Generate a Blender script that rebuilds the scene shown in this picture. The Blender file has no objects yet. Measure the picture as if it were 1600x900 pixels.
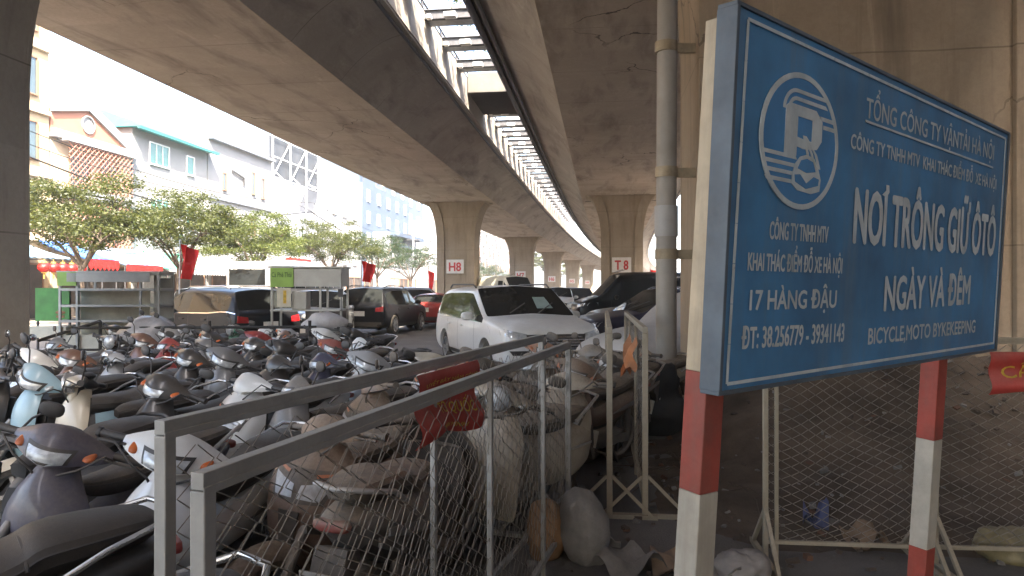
import bpy, bmesh, math, random
from mathutils import Vector, Matrix, Euler, noise
from mathutils.bvhtree import BVHTree
R = math.radians
sc = bpy.context.scene
COL = sc.collection
random.seed(7)

# ------------------------------------------------------------------ camera, sky, sun, exposure
cd = bpy.data.cameras.new('camera'); cam = bpy.data.objects.new('camera', cd); COL.objects.link(cam)
cam.location = (0, 0, 1.65); cam.rotation_euler = (R(90), 0, 0)
cd.sensor_width = 36; cd.lens = 24.75; cd.clip_start = 0.05; cd.clip_end = 3000
sc.camera = cam
VA = R(7.25)                                   # heading of the viaduct, to the right of the view
SUN_AZ, SUN_EL = R(160), R(46)                 # compass-like azimuth from +Y to +X
w = bpy.data.worlds.new('World'); sc.world = w; w.use_nodes = True
bg = w.node_tree.nodes['Background']
sky = w.node_tree.nodes.new('ShaderNodeTexSky'); sky.sky_type = 'NISHITA'; sky.sun_disc = False
sky.sun_elevation = SUN_EL; sky.sun_rotation = SUN_AZ; sky.air_density = 1.0; sky.dust_density = 4.0; sky.ozone_density = 1.0
w.node_tree.links.new(sky.outputs[0], bg.inputs[0]); bg.inputs[1].default_value = 0.15
sd = bpy.data.lights.new('sun', 'SUN'); so = bpy.data.objects.new('sun', sd); COL.objects.link(so)
sd.energy = 4.0; sd.angle = R(0.5); sd.color = (1.0, 0.90, 0.76)
sv = Vector((math.sin(SUN_AZ)*math.cos(SUN_EL), math.cos(SUN_AZ)*math.cos(SUN_EL), math.sin(SUN_EL)))
so.rotation_euler = sv.to_track_quat('Z', 'Y').to_euler(); so.location = (20, -20, 40)
vs = sc.view_settings
vs.view_transform = 'Standard'; vs.look = 'None'; vs.gamma = 1; vs.use_curve_mapping = False
vs.exposure = 3.2
sc.cycles.max_bounces = 10; sc.cycles.diffuse_bounces = 7; sc.cycles.glossy_bounces = 4
sc.cycles.caustics_reflective = False; sc.cycles.caustics_refractive = False

# ------------------------------------------------------------------ materials
def nn(nt, t, **k):
    n = nt.nodes.new(t)
    for a, b in k.items(): setattr(n, a, b)
    return n
def mixc(nt, fac, a, b, blend='MIX'):
    m = nn(nt, 'ShaderNodeMix', data_type='RGBA', blend_type=blend)
    for sock, v in ((m.inputs[0], fac), (m.inputs[6], a), (m.inputs[7], b)):
        if hasattr(v, 'is_output'): nt.links.new(v, sock)
        elif isinstance(v, (tuple, list)): sock.default_value = (v[0], v[1], v[2], 1)
        else: sock.default_value = v
    return m.outputs[2]
def mth(nt, op, a, b=None, clamp=False):
    m = nn(nt, 'ShaderNodeMath', operation=op, use_clamp=clamp)
    for i, v in enumerate((a, b)):
        if v is None: continue
        if hasattr(v, 'is_output'): nt.links.new(v, m.inputs[i])
        else: m.inputs[i].default_value = v
    return m.outputs[0]
def maprange(nt, v, a, b, c=0., d=1.):
    m = nn(nt, 'ShaderNodeMapRange'); nt.links.new(v, m.inputs[0])
    for i, x in enumerate((a, b, c, d)): m.inputs[i+1].default_value = x
    return m.outputs[0]
def noisen(nt, scale, detail=4, rough=.6, sc3=None, coord='Object', dist=0):
    tc = nn(nt, 'ShaderNodeTexCoord'); src = tc.outputs[coord]
    if sc3:
        mp = nn(nt, 'ShaderNodeMapping'); mp.inputs['Scale'].default_value = sc3
        nt.links.new(src, mp.inputs[0]); src = mp.outputs[0]
    n = nn(nt, 'ShaderNodeTexNoise'); n.inputs['Scale'].default_value = scale
    n.inputs['Detail'].default_value = detail; n.inputs['Roughness'].default_value = rough
    n.inputs['Distortion'].default_value = dist
    nt.links.new(src, n.inputs['Vector']); return n.outputs[0]
DUST = (.20, .158, .112)
def mat(name, col, rough=.5, metal=0., spec=.5, var=.12, scale=6., dust=0., bump=0., bscale=40., coat=0., rand=0., dustcol=DUST, rust=0., streak=0., streakcol=(.10, .085, .07)):
    m = bpy.data.materials.new(name); m.use_nodes = True; nt = m.node_tree
    b = nt.nodes['Principled BSDF']
    b.inputs['Metallic'].default_value = metal; b.inputs['Specular IOR Level'].default_value = spec
    b.inputs['Coat Weight'].default_value = coat; b.inputs['Coat Roughness'].default_value = .06
    c = col; rsock = None
    if var:
        f = maprange(nt, noisen(nt, scale), .3, .7)
        c = mixc(nt, f, tuple(x*(1-var) for x in col), tuple(min(1, x*(1+var)) for x in col))
    if rand:
        oi = nn(nt, 'ShaderNodeObjectInfo')
        hs = nn(nt, 'ShaderNodeHueSaturation')
        nt.links.new(maprange(nt, oi.outputs['Random'], 0, 1, 1-rand, 1+rand), hs.inputs['Value'])
        if hasattr(c, 'is_output'): nt.links.new(c, hs.inputs['Color'])
        else: hs.inputs['Color'].default_value = (*col, 1)
        c = hs.outputs[0]
    if streak:
        f = mth(nt, 'MULTIPLY', maprange(nt, noisen(nt, 2.2, 7, .7, (2.5, 2.5, .22)), .48, .72), streak)
        c = mixc(nt, f, c, streakcol)
    if rust:
        f = maprange(nt, noisen(nt, 9, 8, .7), 1-rust, 1-rust+.12)
        c = mixc(nt, f, c, (.13, .05, .025))
    if dust:
        g = nn(nt, 'ShaderNodeNewGeometry'); sx = nn(nt, 'ShaderNodeSeparateXYZ')
        nt.links.new(g.outputs['Normal'], sx.inputs[0])
        up = maprange(nt, sx.outputs['Z'], -.5, .9, .25, 1.)
        ns = maprange(nt, noisen(nt, 7, 6, .7), .2, .75, .35, 1.25)
        f = mth(nt, 'MULTIPLY', mth(nt, 'MULTIPLY', up, ns), dust, True)
        fine = maprange(nt, noisen(nt, 60, 3), .3, .7)
        dc = mixc(nt, fine, tuple(x*.8 for x in dustcol), tuple(x*1.15 for x in dustcol))
        c = mixc(nt, f, c, dc)
        rsock = mth(nt, 'ADD', mth(nt, 'MULTIPLY', f, .85-rough), rough, True)
        if metal: nt.links.new(mth(nt, 'MULTIPLY', mth(nt, 'SUBTRACT', 1., f), metal), b.inputs['Metallic'])
        if coat: nt.links.new(mth(nt, 'MULTIPLY', mth(nt, 'SUBTRACT', 1., f), coat), b.inputs['Coat Weight'])
    if hasattr(c, 'is_output'): nt.links.new(c, b.inputs['Base Color'])
    else: b.inputs['Base Color'].default_value = (*c, 1)
    if rsock is None: b.inputs['Roughness'].default_value = rough
    else: nt.links.new(rsock, b.inputs['Roughness'])
    if bump:
        bp = nn(nt, 'ShaderNodeBump'); bp.inputs['Strength'].default_value = bump; bp.inputs['Distance'].default_value = .02
        nt.links.new(noisen(nt, bscale, 6, .65), bp.inputs['Height']); nt.links.new(bp.outputs[0], b.inputs['Normal'])
    return m
def concrete(name, a, bcol, streak=(1, 1, 1), joints=None, stain=(.09, .075, .06), stain_amt=.5, grain=14., crack=0.):
    """cast concrete: cloudy tone, stretched water stains, formwork joints every joints[1] metres along axis joints[0]"""
    m = bpy.data.materials.new(name); m.use_nodes = True; nt = m.node_tree
    b = nt.nodes['Principled BSDF']; b.inputs['Roughness'].default_value = .88; b.inputs['Specular IOR Level'].default_value = .25
    c = mixc(nt, maprange(nt, noisen(nt, .55, 8, .62, dist=.4), .32, .68), a, bcol)
    c = mixc(nt, mth(nt, 'MULTIPLY', maprange(nt, noisen(nt, 1.1, 6, .65, streak, dist=.3), .50, .72), stain_amt), c, stain)
    c = mixc(nt, mth(nt, 'MULTIPLY', maprange(nt, noisen(nt, 1.7, 7, .7, tuple(s*.8 for s in streak), dist=.8), .60, .70), stain_amt*.55), c, tuple(min(1, x*1.45) for x in bcol))
    c = mixc(nt, mth(nt, 'MULTIPLY', maprange(nt, noisen(nt, grain, 5, .7), .35, .7), .25), c, tuple(x*.55 for x in a))
    h = noisen(nt, 22, 8, .7)
    if joints:
        tc = nn(nt, 'ShaderNodeTexCoord'); sx = nn(nt, 'ShaderNodeSeparateXYZ'); nt.links.new(tc.outputs['Object'], sx.inputs[0])
        for ax, step, wd in joints:
            t = mth(nt, 'ADD', sx.outputs[ax], mth(nt, 'MULTIPLY', noisen(nt, .8, 2), .05))
            q = mth(nt, 'PINGPONG', t, step*.5)
            f = mth(nt, 'MULTIPLY', mth(nt, 'LESS_THAN', q, wd), maprange(nt, noisen(nt, .5, 3), .35, .58, .15, .75))
            c = mixc(nt, f, c, tuple(x*.4 for x in a))
            # each panel between two joints has its own tone
            fl = mth(nt, 'FLOOR', mth(nt, 'DIVIDE', mth(nt, 'ADD', t, step*.5), step))
            wn = nn(nt, 'ShaderNodeTexWhiteNoise', noise_dimensions='1D'); nt.links.new(fl, wn.inputs['W'])
            c = mixc(nt, mth(nt, 'MULTIPLY', wn.outputs[0], .22), c, tuple(x*.5 for x in a))
    if crack:
        v = nn(nt, 'ShaderNodeTexVoronoi', feature='DISTANCE_TO_EDGE'); v.inputs['Scale'].default_value = .22
        tc = nn(nt, 'ShaderNodeTexCoord'); ad = nn(nt, 'ShaderNodeVectorMath', operation='ADD')
        n3 = nn(nt, 'ShaderNodeTexNoise'); n3.inputs['Scale'].default_value = 1.3; n3.inputs['Detail'].default_value = 6
        nt.links.new(tc.outputs['Object'], n3.inputs['Vector']); nt.links.new(tc.outputs['Object'], ad.inputs[0]); nt.links.new(n3.outputs[1], ad.inputs[1])
        nt.links.new(ad.outputs[0], v.inputs['Vector'])
        f = mth(nt, 'MULTIPLY', mth(nt, 'LESS_THAN', v.outputs[0], .0035), maprange(nt, noisen(nt, .3, 2), .48, .6, 0, crack))
        c = mixc(nt, f, c, (.03, .025, .02))
    nt.links.new(c, b.inputs['Base Color'])
    bp = nn(nt, 'ShaderNodeBump'); bp.inputs['Strength'].default_value = .35; bp.inputs['Distance'].default_value = .02
    nt.links.new(h, bp.inputs['Height']); nt.links.new(bp.outputs[0], b.inputs['Normal'])
    return m

# ------------------------------------------------------------------ mesh helpers
class MB:
    def __init__(s): s.v = []; s.f = []; s.m = []
    def add(s, vs, fs, mi=0):
        o = len(s.v); s.v += [Vector(p) for p in vs]
        for f in fs: s.f.append([o+i for i in f]); s.m.append(mi)
        return s
    def box(s, c, d, rot=None, mi=0):
        c = Vector(c); a, b, e = d[0]/2, d[1]/2, d[2]/2
        p = [Vector((x*a, y*b, z*e)) for x in (-1, 1) for y in (-1, 1) for z in (-1, 1)]
        if rot is not None: p = [rot @ q for q in p]
        return s.add([q+c for q in p], [(0,1,3,2),(4,6,7,5),(0,4,5,1),(2,3,7,6),(0,2,6,4),(1,5,7,3)], mi)
    def bar(s, a, b, wd, ht, mi=0, up=(0, 0, 1)):
        a, b = Vector(a), Vector(b); d = (b-a); L = d.length; d.normalize()
        u = Vector(up); sdv = d.cross(u)
        if sdv.length < 1e-4: sdv = d.cross(Vector((1, 0, 0)))
        sdv.normalize(); u = sdv.cross(d)
        return s.box((a+b)/2, (wd, L, ht), Matrix((sdv, d, u)).transposed(), mi)
    def loft(s, rings, mi=0, cap=True, closed=True):
        n = len(rings[0]); vs = [p for r in rings for p in r]; fs = []
        for i in range(len(rings)-1):
            for k in range(n if closed else n-1):
                k2 = (k+1) % n
                fs.append((i*n+k, i*n+k2, (i+1)*n+k2, (i+1)*n+k))
        if cap: fs.append(tuple(range(n-1, -1, -1))); fs.append(tuple((len(rings)-1)*n+k for k in range(n)))
        return s.add(vs, fs, mi)
    def tube(s, pts, r, n=8, mi=0, cap=True):
        pts = [Vector(p) for p in pts]; rings = []; nrm = None
        for i, p in enumerate(pts):
            t = (pts[min(i+1, len(pts)-1)]-pts[max(i-1, 0)]).normalized()
            if nrm is None:
                nrm = t.orthogonal().normalized()
            else:
                nrm = (nrm - t*nrm.dot(t));
                nrm = nrm.normalized() if nrm.length > 1e-6 else t.orthogonal().normalized()
            bn = t.cross(nrm); rr = r[i] if isinstance(r, (list, tuple)) else r
            rings.append([p+(nrm*math.cos(2*math.pi*k/n)+bn*math.sin(2*math.pi*k/n))*rr for k in range(n)])
        return s.loft(rings, mi, cap)
    def lathe(s, prof, o=(0, 0, 0), ax='Z', n=20, mi=0, cap=False):
        o = Vector(o); rings = []
        for r, h in prof:
            ring = []
            for k in range(n):
                a = 2*math.pi*k/n; c, d = math.cos(a)*r, math.sin(a)*r
                ring.append(o+(Vector((c, d, h)) if ax == 'Z' else Vector((d, h, c)) if ax == 'Y' else Vector((h, c, d))))
            rings.append(ring)
        return s.loft(rings, mi, cap)
    def ell(s, c, r, n=14, m=8, rot=None, mi=0, p=2.):
        c = Vector(c); rings = []
        for i in range(m+1):
            a = -math.pi/2+math.pi*i/m; ring = []
            for k in range(n):
                t = 2*math.pi*k/n
                def pw(x): return math.copysign(abs(x)**(2/p), x)
                q = Vector((r[0]*pw(math.cos(a))*pw(math.cos(t)), r[1]*pw(math.cos(a))*pw(math.sin(t)), r[2]*pw(math.sin(a))))
                ring.append(c+(rot @ q if rot else q))
            rings.append(ring)
        return s.loft(rings, mi, False)
    def prism(s, poly, o, u, v, t, mi=0):
        """polygon poly in the plane (u, v) at o, extruded by the vector t"""
        o, u, v, t = Vector(o), Vector(u), Vector(v), Vector(t); n = len(poly)
        a = [o+u*x+v*y for x, y in poly]; b = [p+t for p in a]
        return s.add(a+b, [tuple(range(n-1, -1, -1)), tuple(range(n, 2*n))]+[(i, (i+1) % n, n+(i+1) % n, n+i) for i in range(n)], mi)
    def mesh(s, name, mats, ang=40, smooth=True):
        me = bpy.data.meshes.new(name); me.from_pydata([tuple(p) for p in s.v], [], s.f)
        for m in (mats if isinstance(mats, (list, tuple)) else [mats]): me.materials.append(m)
        me.polygons.foreach_set('material_index', s.m)
        bm = bmesh.new(); bm.from_mesh(me); bmesh.ops.remove_doubles(bm, verts=bm.verts, dist=1e-6)
        bmesh.ops.recalc_face_normals(bm, faces=bm.faces); bm.to_mesh(me); bm.free()
        if smooth:
            me.shade_smooth(); me.set_sharp_from_angle(angle=R(ang))
        return me
def obj(name, mb, mats, parent=None, ang=40, bevel=0, smooth=True):
    me = mb.mesh(name, mats, ang, smooth) if isinstance(mb, MB) else mb
    o = bpy.data.objects.new(name, me); COL.objects.link(o)
    if parent: o.parent = parent
    if bevel:
        md = o.modifiers.new('b', 'BEVEL'); md.width = bevel; md.segments = 2; md.limit_method = 'ANGLE'; md.angle_limit = R(40)
    return o
def tag(o, label, cat, group=None, kind=None):
    if label: o['label'] = label
    if cat: o['category'] = cat
    if group: o['group'] = group
    if kind: o['kind'] = kind
    return o
def thing(name, label, cat, loc=(0, 0, 0), rz=0., group=None):
    o = bpy.data.objects.new(name, None); COL.objects.link(o); o.empty_display_size = .2
    o.location = loc; o.rotation_euler = (0, 0, rz); return tag(o, label, cat, group)
def struct(name, mb, m, **k):
    o = obj(name, mb, m, **k); o['kind'] = 'structure'; return o
VU = Vector((math.sin(VA), math.cos(VA), 0)); VV = Vector((math.cos(VA), -math.sin(VA), 0))
def V(l, s, z=0.): return VV*l+VU*s+Vector((0, 0, z))
def bend(s): return .0003*max(0., s-30)**2
def VB(l, s, z=0.): return V(l+bend(s), s, z)           # the viaduct curves gently to the right farther on
def brot(s): return -VA-math.atan(.0006*max(0., s-30))
def cr(st, m):
    """Catmull-Rom interpolation of station tuples"""
    out = []
    for i in range(len(st)-1):
        a, b, c, d = st[max(i-1, 0)], st[i], st[i+1], st[min(i+2, len(st)-1)]
        for j in range(m):
            t = j/m
            out.append(tuple(.5*(2*q+(r-p)*t+(2*p-5*q+4*r-s)*t*t+(3*q-p-3*r+s)*t**3) for p, q, r, s in zip(a, b, c, d)))
    out.append(st[-1]); return out
def sring(c, u, v, ru, rv, n=14, p=2.6):
    c, u, v = Vector(c), Vector(u), Vector(v); out = []
    for k in range(n):
        t = 2*math.pi*k/n; a, b = math.cos(t), math.sin(t)
        out.append(c+u*math.copysign(abs(a)**(2/p), a)*ru+v*math.copysign(abs(b)**(2/p), b)*rv)
    return out
def text_mesh(mb, body, o, u, v, wd, ht, n, mi=0, bold=.0, t=.003, shear=0., jagged=0.):
    """lettering: body set into the box wd x ht (capital height) at o, along u with v up, raised by t along n"""
    cu = bpy.data.curves.new('t', 'FONT'); cu.body = body; cu.resolution_u = 3; cu.shear = shear
    ob = bpy.data.objects.new('t', cu); COL.objects.link(ob)
    dg = bpy.context.evaluated_depsgraph_get(); me = ob.evaluated_get(dg).to_mesh()
    xs = [q.co.x for q in me.vertices]; x0, x1 = min(xs), max(xs)
    cap = .73
    o, u, v, n = Vector(o), Vector(u), Vector(v), Vector(n)
    d = bold*ht
    dz_ = d*.8; d *= .55
    offs = [(0, 0)] if not bold else [(0, 0), (d, 0), (-d, 0), (0, dz_*.6), (0, -dz_*.6), (d*.7, dz_*.4), (-d*.7, -dz_*.4), (d*.7, -dz_*.4), (-d*.7, dz_*.4)]
    for k, (dx, dz) in enumerate(offs):         # heavier strokes: the letters laid again a little to each side
        vs = [o+u*((q.co.x-x0)/(x1-x0)*wd+dx)+v*(q.co.y/cap*ht+dz)+n*(t+k*.00006) for q in me.vertices]
        mb.add(vs, [tuple(p.vertices) for p in me.polygons], mi)
    bpy.data.objects.remove(ob); bpy.data.curves.remove(cu)
# ------------------------------------------------------------------ ground, street, kerb
M = {}
M['soffit'] = concrete('soffit_concrete', (.42, .345, .27), (.54, .455, .365), (1.0, .22, 1), joints=((1, 3.0, .016),), stain=(.13, .10, .08), stain_amt=.8, crack=.8)
M['cove'] = concrete('cove_concrete', (.38, .335, .285), (.50, .45, .39), (1.2, .25, 1), joints=((1, 3.0, .014),), stain=(.12, .105, .09), stain_amt=.7)
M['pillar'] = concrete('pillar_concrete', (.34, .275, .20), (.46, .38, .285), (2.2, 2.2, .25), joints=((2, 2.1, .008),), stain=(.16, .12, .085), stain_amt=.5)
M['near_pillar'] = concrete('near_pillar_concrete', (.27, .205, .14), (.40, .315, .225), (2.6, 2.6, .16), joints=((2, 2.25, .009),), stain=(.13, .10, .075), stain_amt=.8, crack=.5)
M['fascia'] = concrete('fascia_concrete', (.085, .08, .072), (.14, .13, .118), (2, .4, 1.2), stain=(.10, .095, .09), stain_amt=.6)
M['grey_conc'] = concrete('grey_concrete', (.38, .36, .32), (.48, .46, .41), (2, 2, .3), joints=((2, 2.6, .012),), stain=(.15, .13, .12), stain_amt=.5)
M['asphalt'] = mat('asphalt', (.10, .096, .09), .85, var=.25, scale=1.2, bump=.4, bscale=90, dust=.55, dustcol=(.24, .21, .18))
M['lot'] = mat('lot_ground', (.11, .10, .092), .9, var=.35, scale=.9, bump=.5, bscale=60, dust=.4, dustcol=(.19, .165, .14))
M['paving'] = mat('paving', (.34, .29, .24), .8, var=.2, scale=3)
M['kerb'] = mat('kerb_stone', (.36, .34, .32), .8, var=.2, scale=2)
M['paint_line'] = mat('road_paint', (.62, .61, .58), .7, var=.15, scale=8)
M['earth'] = mat('earth', (.095, .069, .048), .95, var=.4, scale=2.2, bump=.8, bscale=14)
g = MB(); g.add([(-260, -130, 0), (240, -130, 0), (240, 630, 0), (-260, 630, 0)], [(0, 1, 2, 3)])
struct('ground', g, M['lot'])
def strip(name, l0, l1, s0, s1, z, m):
    q = MB(); q.add([V(l0, s0, z), V(l1, s0, z), V(l1, s1, z), V(l0, s1, z)], [(0, 1, 2, 3)]); return struct(name, q, m)
strip('road', -22.2, -13.9, -60, 420, .004, M['asphalt'])
strip('road', 8.0, 14.0, -60, 420, .004, M['asphalt'])
mk = MB()
for i in range(40):
    s = -20+i*8
    mk.add([V(-18.1, s, .008), V(-17.95, s, .008), V(-17.95, s+4, .008), V(-18.1, s+4, .008)], [(0, 1, 2, 3)])
struct('road_marking', mk, M['paint_line'])
pv = MB(); pv.loft([[V(-22.0, s, 0), V(-22.0, s, .125), V(-40, s, .125), V(-40, s, 0)] for s in (-60, 420)])
struct('pavement', pv, M['paving'])
kb = MB(); kb.loft([[V(-22.0, s, 0), V(-22.2, s, 0), V(-22.2, s, .13), V(-22.0, s, .13)] for s in (-60, 420)])
kb.loft([[V(-13.9, s, 0), V(-13.7, s, 0), V(-13.7, s, .13), V(-13.9, s, .13)] for s in (-60, 420)])
struct('kerb', kb, M['kerb'])

# ------------------------------------------------------------------ the two decks of the viaduct
HS = 7.25                                       # underside of the box girder
def deck_profile(lc, half=2.42, wing=4.3, tip=8.42):
    pts = []
    for sg in (1, -1):
        side = []
        for i in range(9):                      # cove from the girder edge out to the wing tip
            t = i/8
            side.append((lc+sg*(half+(wing-half)*t), HS+(tip-HS)*(1-(1-t)**1.9)*1.0))
        side += [(lc+sg*wing, tip+.05), (lc+sg*(wing+.03), tip+.06), (lc+sg*(wing+.03), tip+1.15), (lc+sg*(wing-.2), tip+1.15), (lc+sg*(wing-.2), tip+.35)]
        pts.append(side)
    return pts[0]+list(reversed(pts[1]))
def deck(lc, label, s0, s1, edge_pipe):
    t = thing('viaduct_deck', label, 'viaduct deck', (0, 0, -.1), -VA)
    prof = deck_profile(lc)
    g = MB(); n = 60
    g.loft([[Vector((x+bend(s0+(s1-s0)*i/n), s0+(s1-s0)*i/n, z)) for x, z in prof] for i in range(n+1)])
    o = obj('box_girder', g, [M['soffit'], M['cove']], t, ang=30)
    for p in o.data.polygons: p.material_index = 0 if p.center.z < HS+.03 else 1
    # railing on top of both parapets
    for sg in (-1, 1):
        r = MB(); x = lc+sg*4.22
        for k in range(int((s1-s0)/2.4)):
            r.box((x+bend(s0+1+k*2.4), s0+1+k*2.4, 9.75), (.06, .06, .38))
        ys = [s0+(s1-s0)*k/60 for k in range(61)]
        for zz in (9.76, 9.96): r.tube([(x+bend(y), y, zz) for y in ys], .035, 6)
        obj('parapet_rail', r, M['steel_dark'], t)
    p = MB()
    for x, z, rr in edge_pipe: p.tube([(x+bend(s0+(s1-s0)*k/60), s0+(s1-s0)*k/60, z) for k in range(61)], rr, 10)
    obj('edge_pipe', p, M['pipe_dark'], t)
    for s in (9.2, 45.0, 76.6, 108.2, 139.8, 171.4):
        j = MB(); j.box((lc+bend(s), s, HS-.012), (4.5, .05, .03)); obj('deck_joint', j, M['black'], t)
    return t
M['steel_dark'] = mat('dark_steel', (.05, .055, .065), .55, .6, var=.3, dust=.3)
M['pipe_dark'] = mat('dark_pipe', (.035, .04, .055), .5, .2, var=.3, dust=.2)
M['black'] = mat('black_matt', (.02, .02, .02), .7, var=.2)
M['steel_pale'] = mat('pale_steel', (.42, .44, .45), .5, .5, var=.2, dust=.25)
deck(-9.3, 'left viaduct deck of brown concrete with its open edge over the street', -75, 330, [(-13.52, 8.30, .09), (-5.15, 8.36, .05)])
deck(1.15, 'right viaduct deck with smooth rounded girder above the blue signboard', -75, 330, [(-3.05, 8.33, .10), (-2.80, 8.28, .06), (5.2, 8.36, .05)])

# ------------------------------------------------------------------ pillars
def pillar_outline(half, cap, z0, z1):
    pts = [(half, 0), (half, z0)]
    for i in range(1, 13):
        t = i/12*math.pi/2
        pts.append((half+(cap-half)*(1-math.cos(t)), z0+(z1-z0)*math.sin(t)))
    return pts
def pillar(l, s, label, plate=None, half=1.23, cap=2.15, depth=1.7, m='pillar', z0=4.6, pos=True):
    t = thing('viaduct_pillar', label, 'pillar', VB(l, s, -.1), brot(s), 'viaduct pillars')
    e = pillar_outline(half, cap, z0, HS)
    core = [(x, z) for x, z in e]+[(-x, z) for x, z in reversed(e)]
    b = MB(); b.prism(core, (0, -depth/2, 0), (1, 0, 0), (0, 0, 1), (0, depth, 0))
    obj('shaft', b, M[m], t, ang=35, bevel=.05)
    for sg in (1, -1):                          # raised rib along each edge, front and back, so that the middle reads as a recessed panel
        r = MB()
        inn = [(x-.5-.25*max(0, (x-half)/(cap-half)), z) for x, z in e]
        poly = [(x*sg, z) for x, z in e]+[(x*sg, z) for x, z in reversed(inn)]
        r.prism(poly, (0, -depth/2-.09, 0), (1, 0, 0), (0, 0, 1), (0, .088, 0))
        r.prism(poly, (0, depth/2+.002, 0), (1, 0, 0), (0, 0, 1), (0, .088, 0))
        obj('edge_rib', r, M[m], t, ang=35, bevel=.025)
    br = MB(); br.box((0, 0, HS-.06), (cap*2-.5, depth-.2, .1)); obj('bearing', br, M['black'], t)
    if plate:
        yf = -depth/2-.1
        p = MB(); p.box((-.02, yf-.012, 3.12), (1.12, .02, .88))
        pl = obj('number_plate', p, M['plate_white'], t)
        q = MB(); text_mesh(q, plate, (-.40, yf-.024, 2.84), (1, 0, 0), (0, 0, 1), .76, .56, (0, -1, 0), bold=.07)
        obj('lettering', q, M['plate_red'], pl, smooth=False)
    return t
M['plate_white'] = mat('plate_white', (.72, .70, .66), .5, var=.06, dust=.15)
M['plate_red'] = mat('plate_red', (.52, .03, .03), .5, var=.1)
rows = [45.0, 76.6, 108.2, 139.8, 171.4]
order = ['nearest', 'second', 'third', 'fourth', 'farthest']
for i, s in enumerate(rows):
    nt = 8-i
    pillar(-9.3, s, f'flared concrete pillar marked H{nt} under the left deck', f'H{nt}')
    pillar(1.15, s-(2 if i == 0 else 0), f'flared concrete pillar marked T {nt} under the right deck', f'T {nt}')
pillar(-10.0, 8.9, 'plain grey concrete pillar at the left edge beside the parked motorbikes', m='grey_conc', half=1.25)
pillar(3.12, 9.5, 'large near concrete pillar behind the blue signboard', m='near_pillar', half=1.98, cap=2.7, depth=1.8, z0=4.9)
# ramp pier to the right, behind the near pillar
t = thing('ramp_pier', 'grey concrete wall pier at the right edge behind the signboard', 'pier', V(8.4, 15.0), -VA)
b = MB(); b.box((0.1, 0, 4.6), (3.4, 2.0, 9.2)); obj('shaft', b, M['grey_conc'], t, bevel=.06)
b = MB(); b.box((0.1, -1.02, 6.6), (3.3, .06, .18)); obj('ledge', b, M['grey_conc'], t)
b = MB(); b.box((0.6, -1.004, 1.75), (1.7, .006, .9)); b.box((1.0, -1.008, 1.85), (.8, .006, .35)); obj('paint_patch', b, M['plate_white'], t)

# drain pipe on the near pillar's left side
pp = thing('drain_pipe', 'pale grey drain pipe strapped to the near concrete pillar', 'drain pipe', (1.83, 8.35, 0))
b = MB(); b.tube([(0, 0, .05), (0, 0, 2.3)], .122, 20); b.tube([(0, 0, 2.42), (.03, 0, 7.9), (.1, .1, 8.4)], .118, 20)
obj('pipe', b, M['pvc'] if 'pvc' in M else M.setdefault('pvc', mat('grey_pvc', (.30, .275, .24), .5, var=.2, scale=2, dust=.45)), pp)
b = MB(); b.tube([(0, 0, 2.26), (0, 0, 2.62)], .137, 20); obj('coupling', b, M.setdefault('pvc2', mat('pale_pvc', (.36, .35, .335), .5, var=.1, dust=.3)), pp)
for z in (2.05, 3.02, 4.5, 6.2):
    b = MB(); b.tube([(0, 0, z-.06), (0, 0, z+.06)], .133, 20); b.box((.22, .02, z), (.26, .05, .11))
    obj('strap', b, M.setdefault('strap', mat('rusty_strap', (.30, .24, .16), .6, .4, var=.3, rust=.3)), pp)

# ------------------------------------------------------------------ what hangs in the slot between the decks
M['lamp_white'] = mat('lamp_housing', (.75, .75, .72), .4, var=.05)
M['leaf'] = None
def leafmat(name, a, bcol, tr=.45):
    m = bpy.data.materials.new(name); m.use_nodes = True; nt = m.node_tree; b = nt.nodes['Principled BSDF']
    oi = nn(nt, 'ShaderNodeNewGeometry')
    c = mixc(nt, oi.outputs['Random Per Island'], a, bcol)
    nt.links.new(c, b.inputs['Base Color']); b.inputs['Roughness'].default_value = .5
    t = nn(nt, 'ShaderNodeBsdfTranslucent'); nt.links.new(mixc(nt, .5, c, (.10, .11, .015)), t.inputs[0])
    mx = nn(nt, 'ShaderNodeMixShader'); mx.inputs[0].default_value = tr
    nt.links.new(b.outputs[0], mx.inputs[1]); nt.links.new(t.outputs[0], mx.inputs[2])
    nt.links.new(mx.outputs[0], nt.nodes['Material Output'].inputs[0]); return m
M['leaf'] = leafmat('leaf_green', (.022, .034, .008), (.085, .095, .02))
M['leaf_b'] = leafmat('leaf_bright', (.035, .055, .010), (.11, .13, .025))
M['leaf_d'] = leafmat('leaf_deep', (.011, .027, .012), (.034, .062, .022))
M['bark'] = mat('bark', (.10, .075, .055), .9, var=.35, scale=5, bump=.6)
def leaf(mb, c, sz, rnd):
    a = Vector((rnd.gauss(0, 1), rnd.gauss(0, 1), rnd.gauss(0, .6))).normalized()
    u = a.cross(Vector((rnd.gauss(0, 1), rnd.gauss(0, 1), rnd.gauss(0, 1)))).normalized()
    c = Vector(c); w_ = sz*.45
    mb.add([c-a*sz, c+u*w_-a*sz*.1, c+a*sz, c-u*w_-a*sz*.1], [(0, 1, 2, 3)])
def clump(mb, c, r, n, sz, rnd):
    c = Vector(c)
    for _ in range(n):
        d = Vector((rnd.gauss(0, 1), rnd.gauss(0, 1), rnd.gauss(0, .8)))*.55
        leaf(mb, c+Vector((d.x*r[0], d.y*r[1], d.z*r[2])), sz*rnd.uniform(.6, 1.3), rnd)
rnd = random.Random(3)
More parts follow.
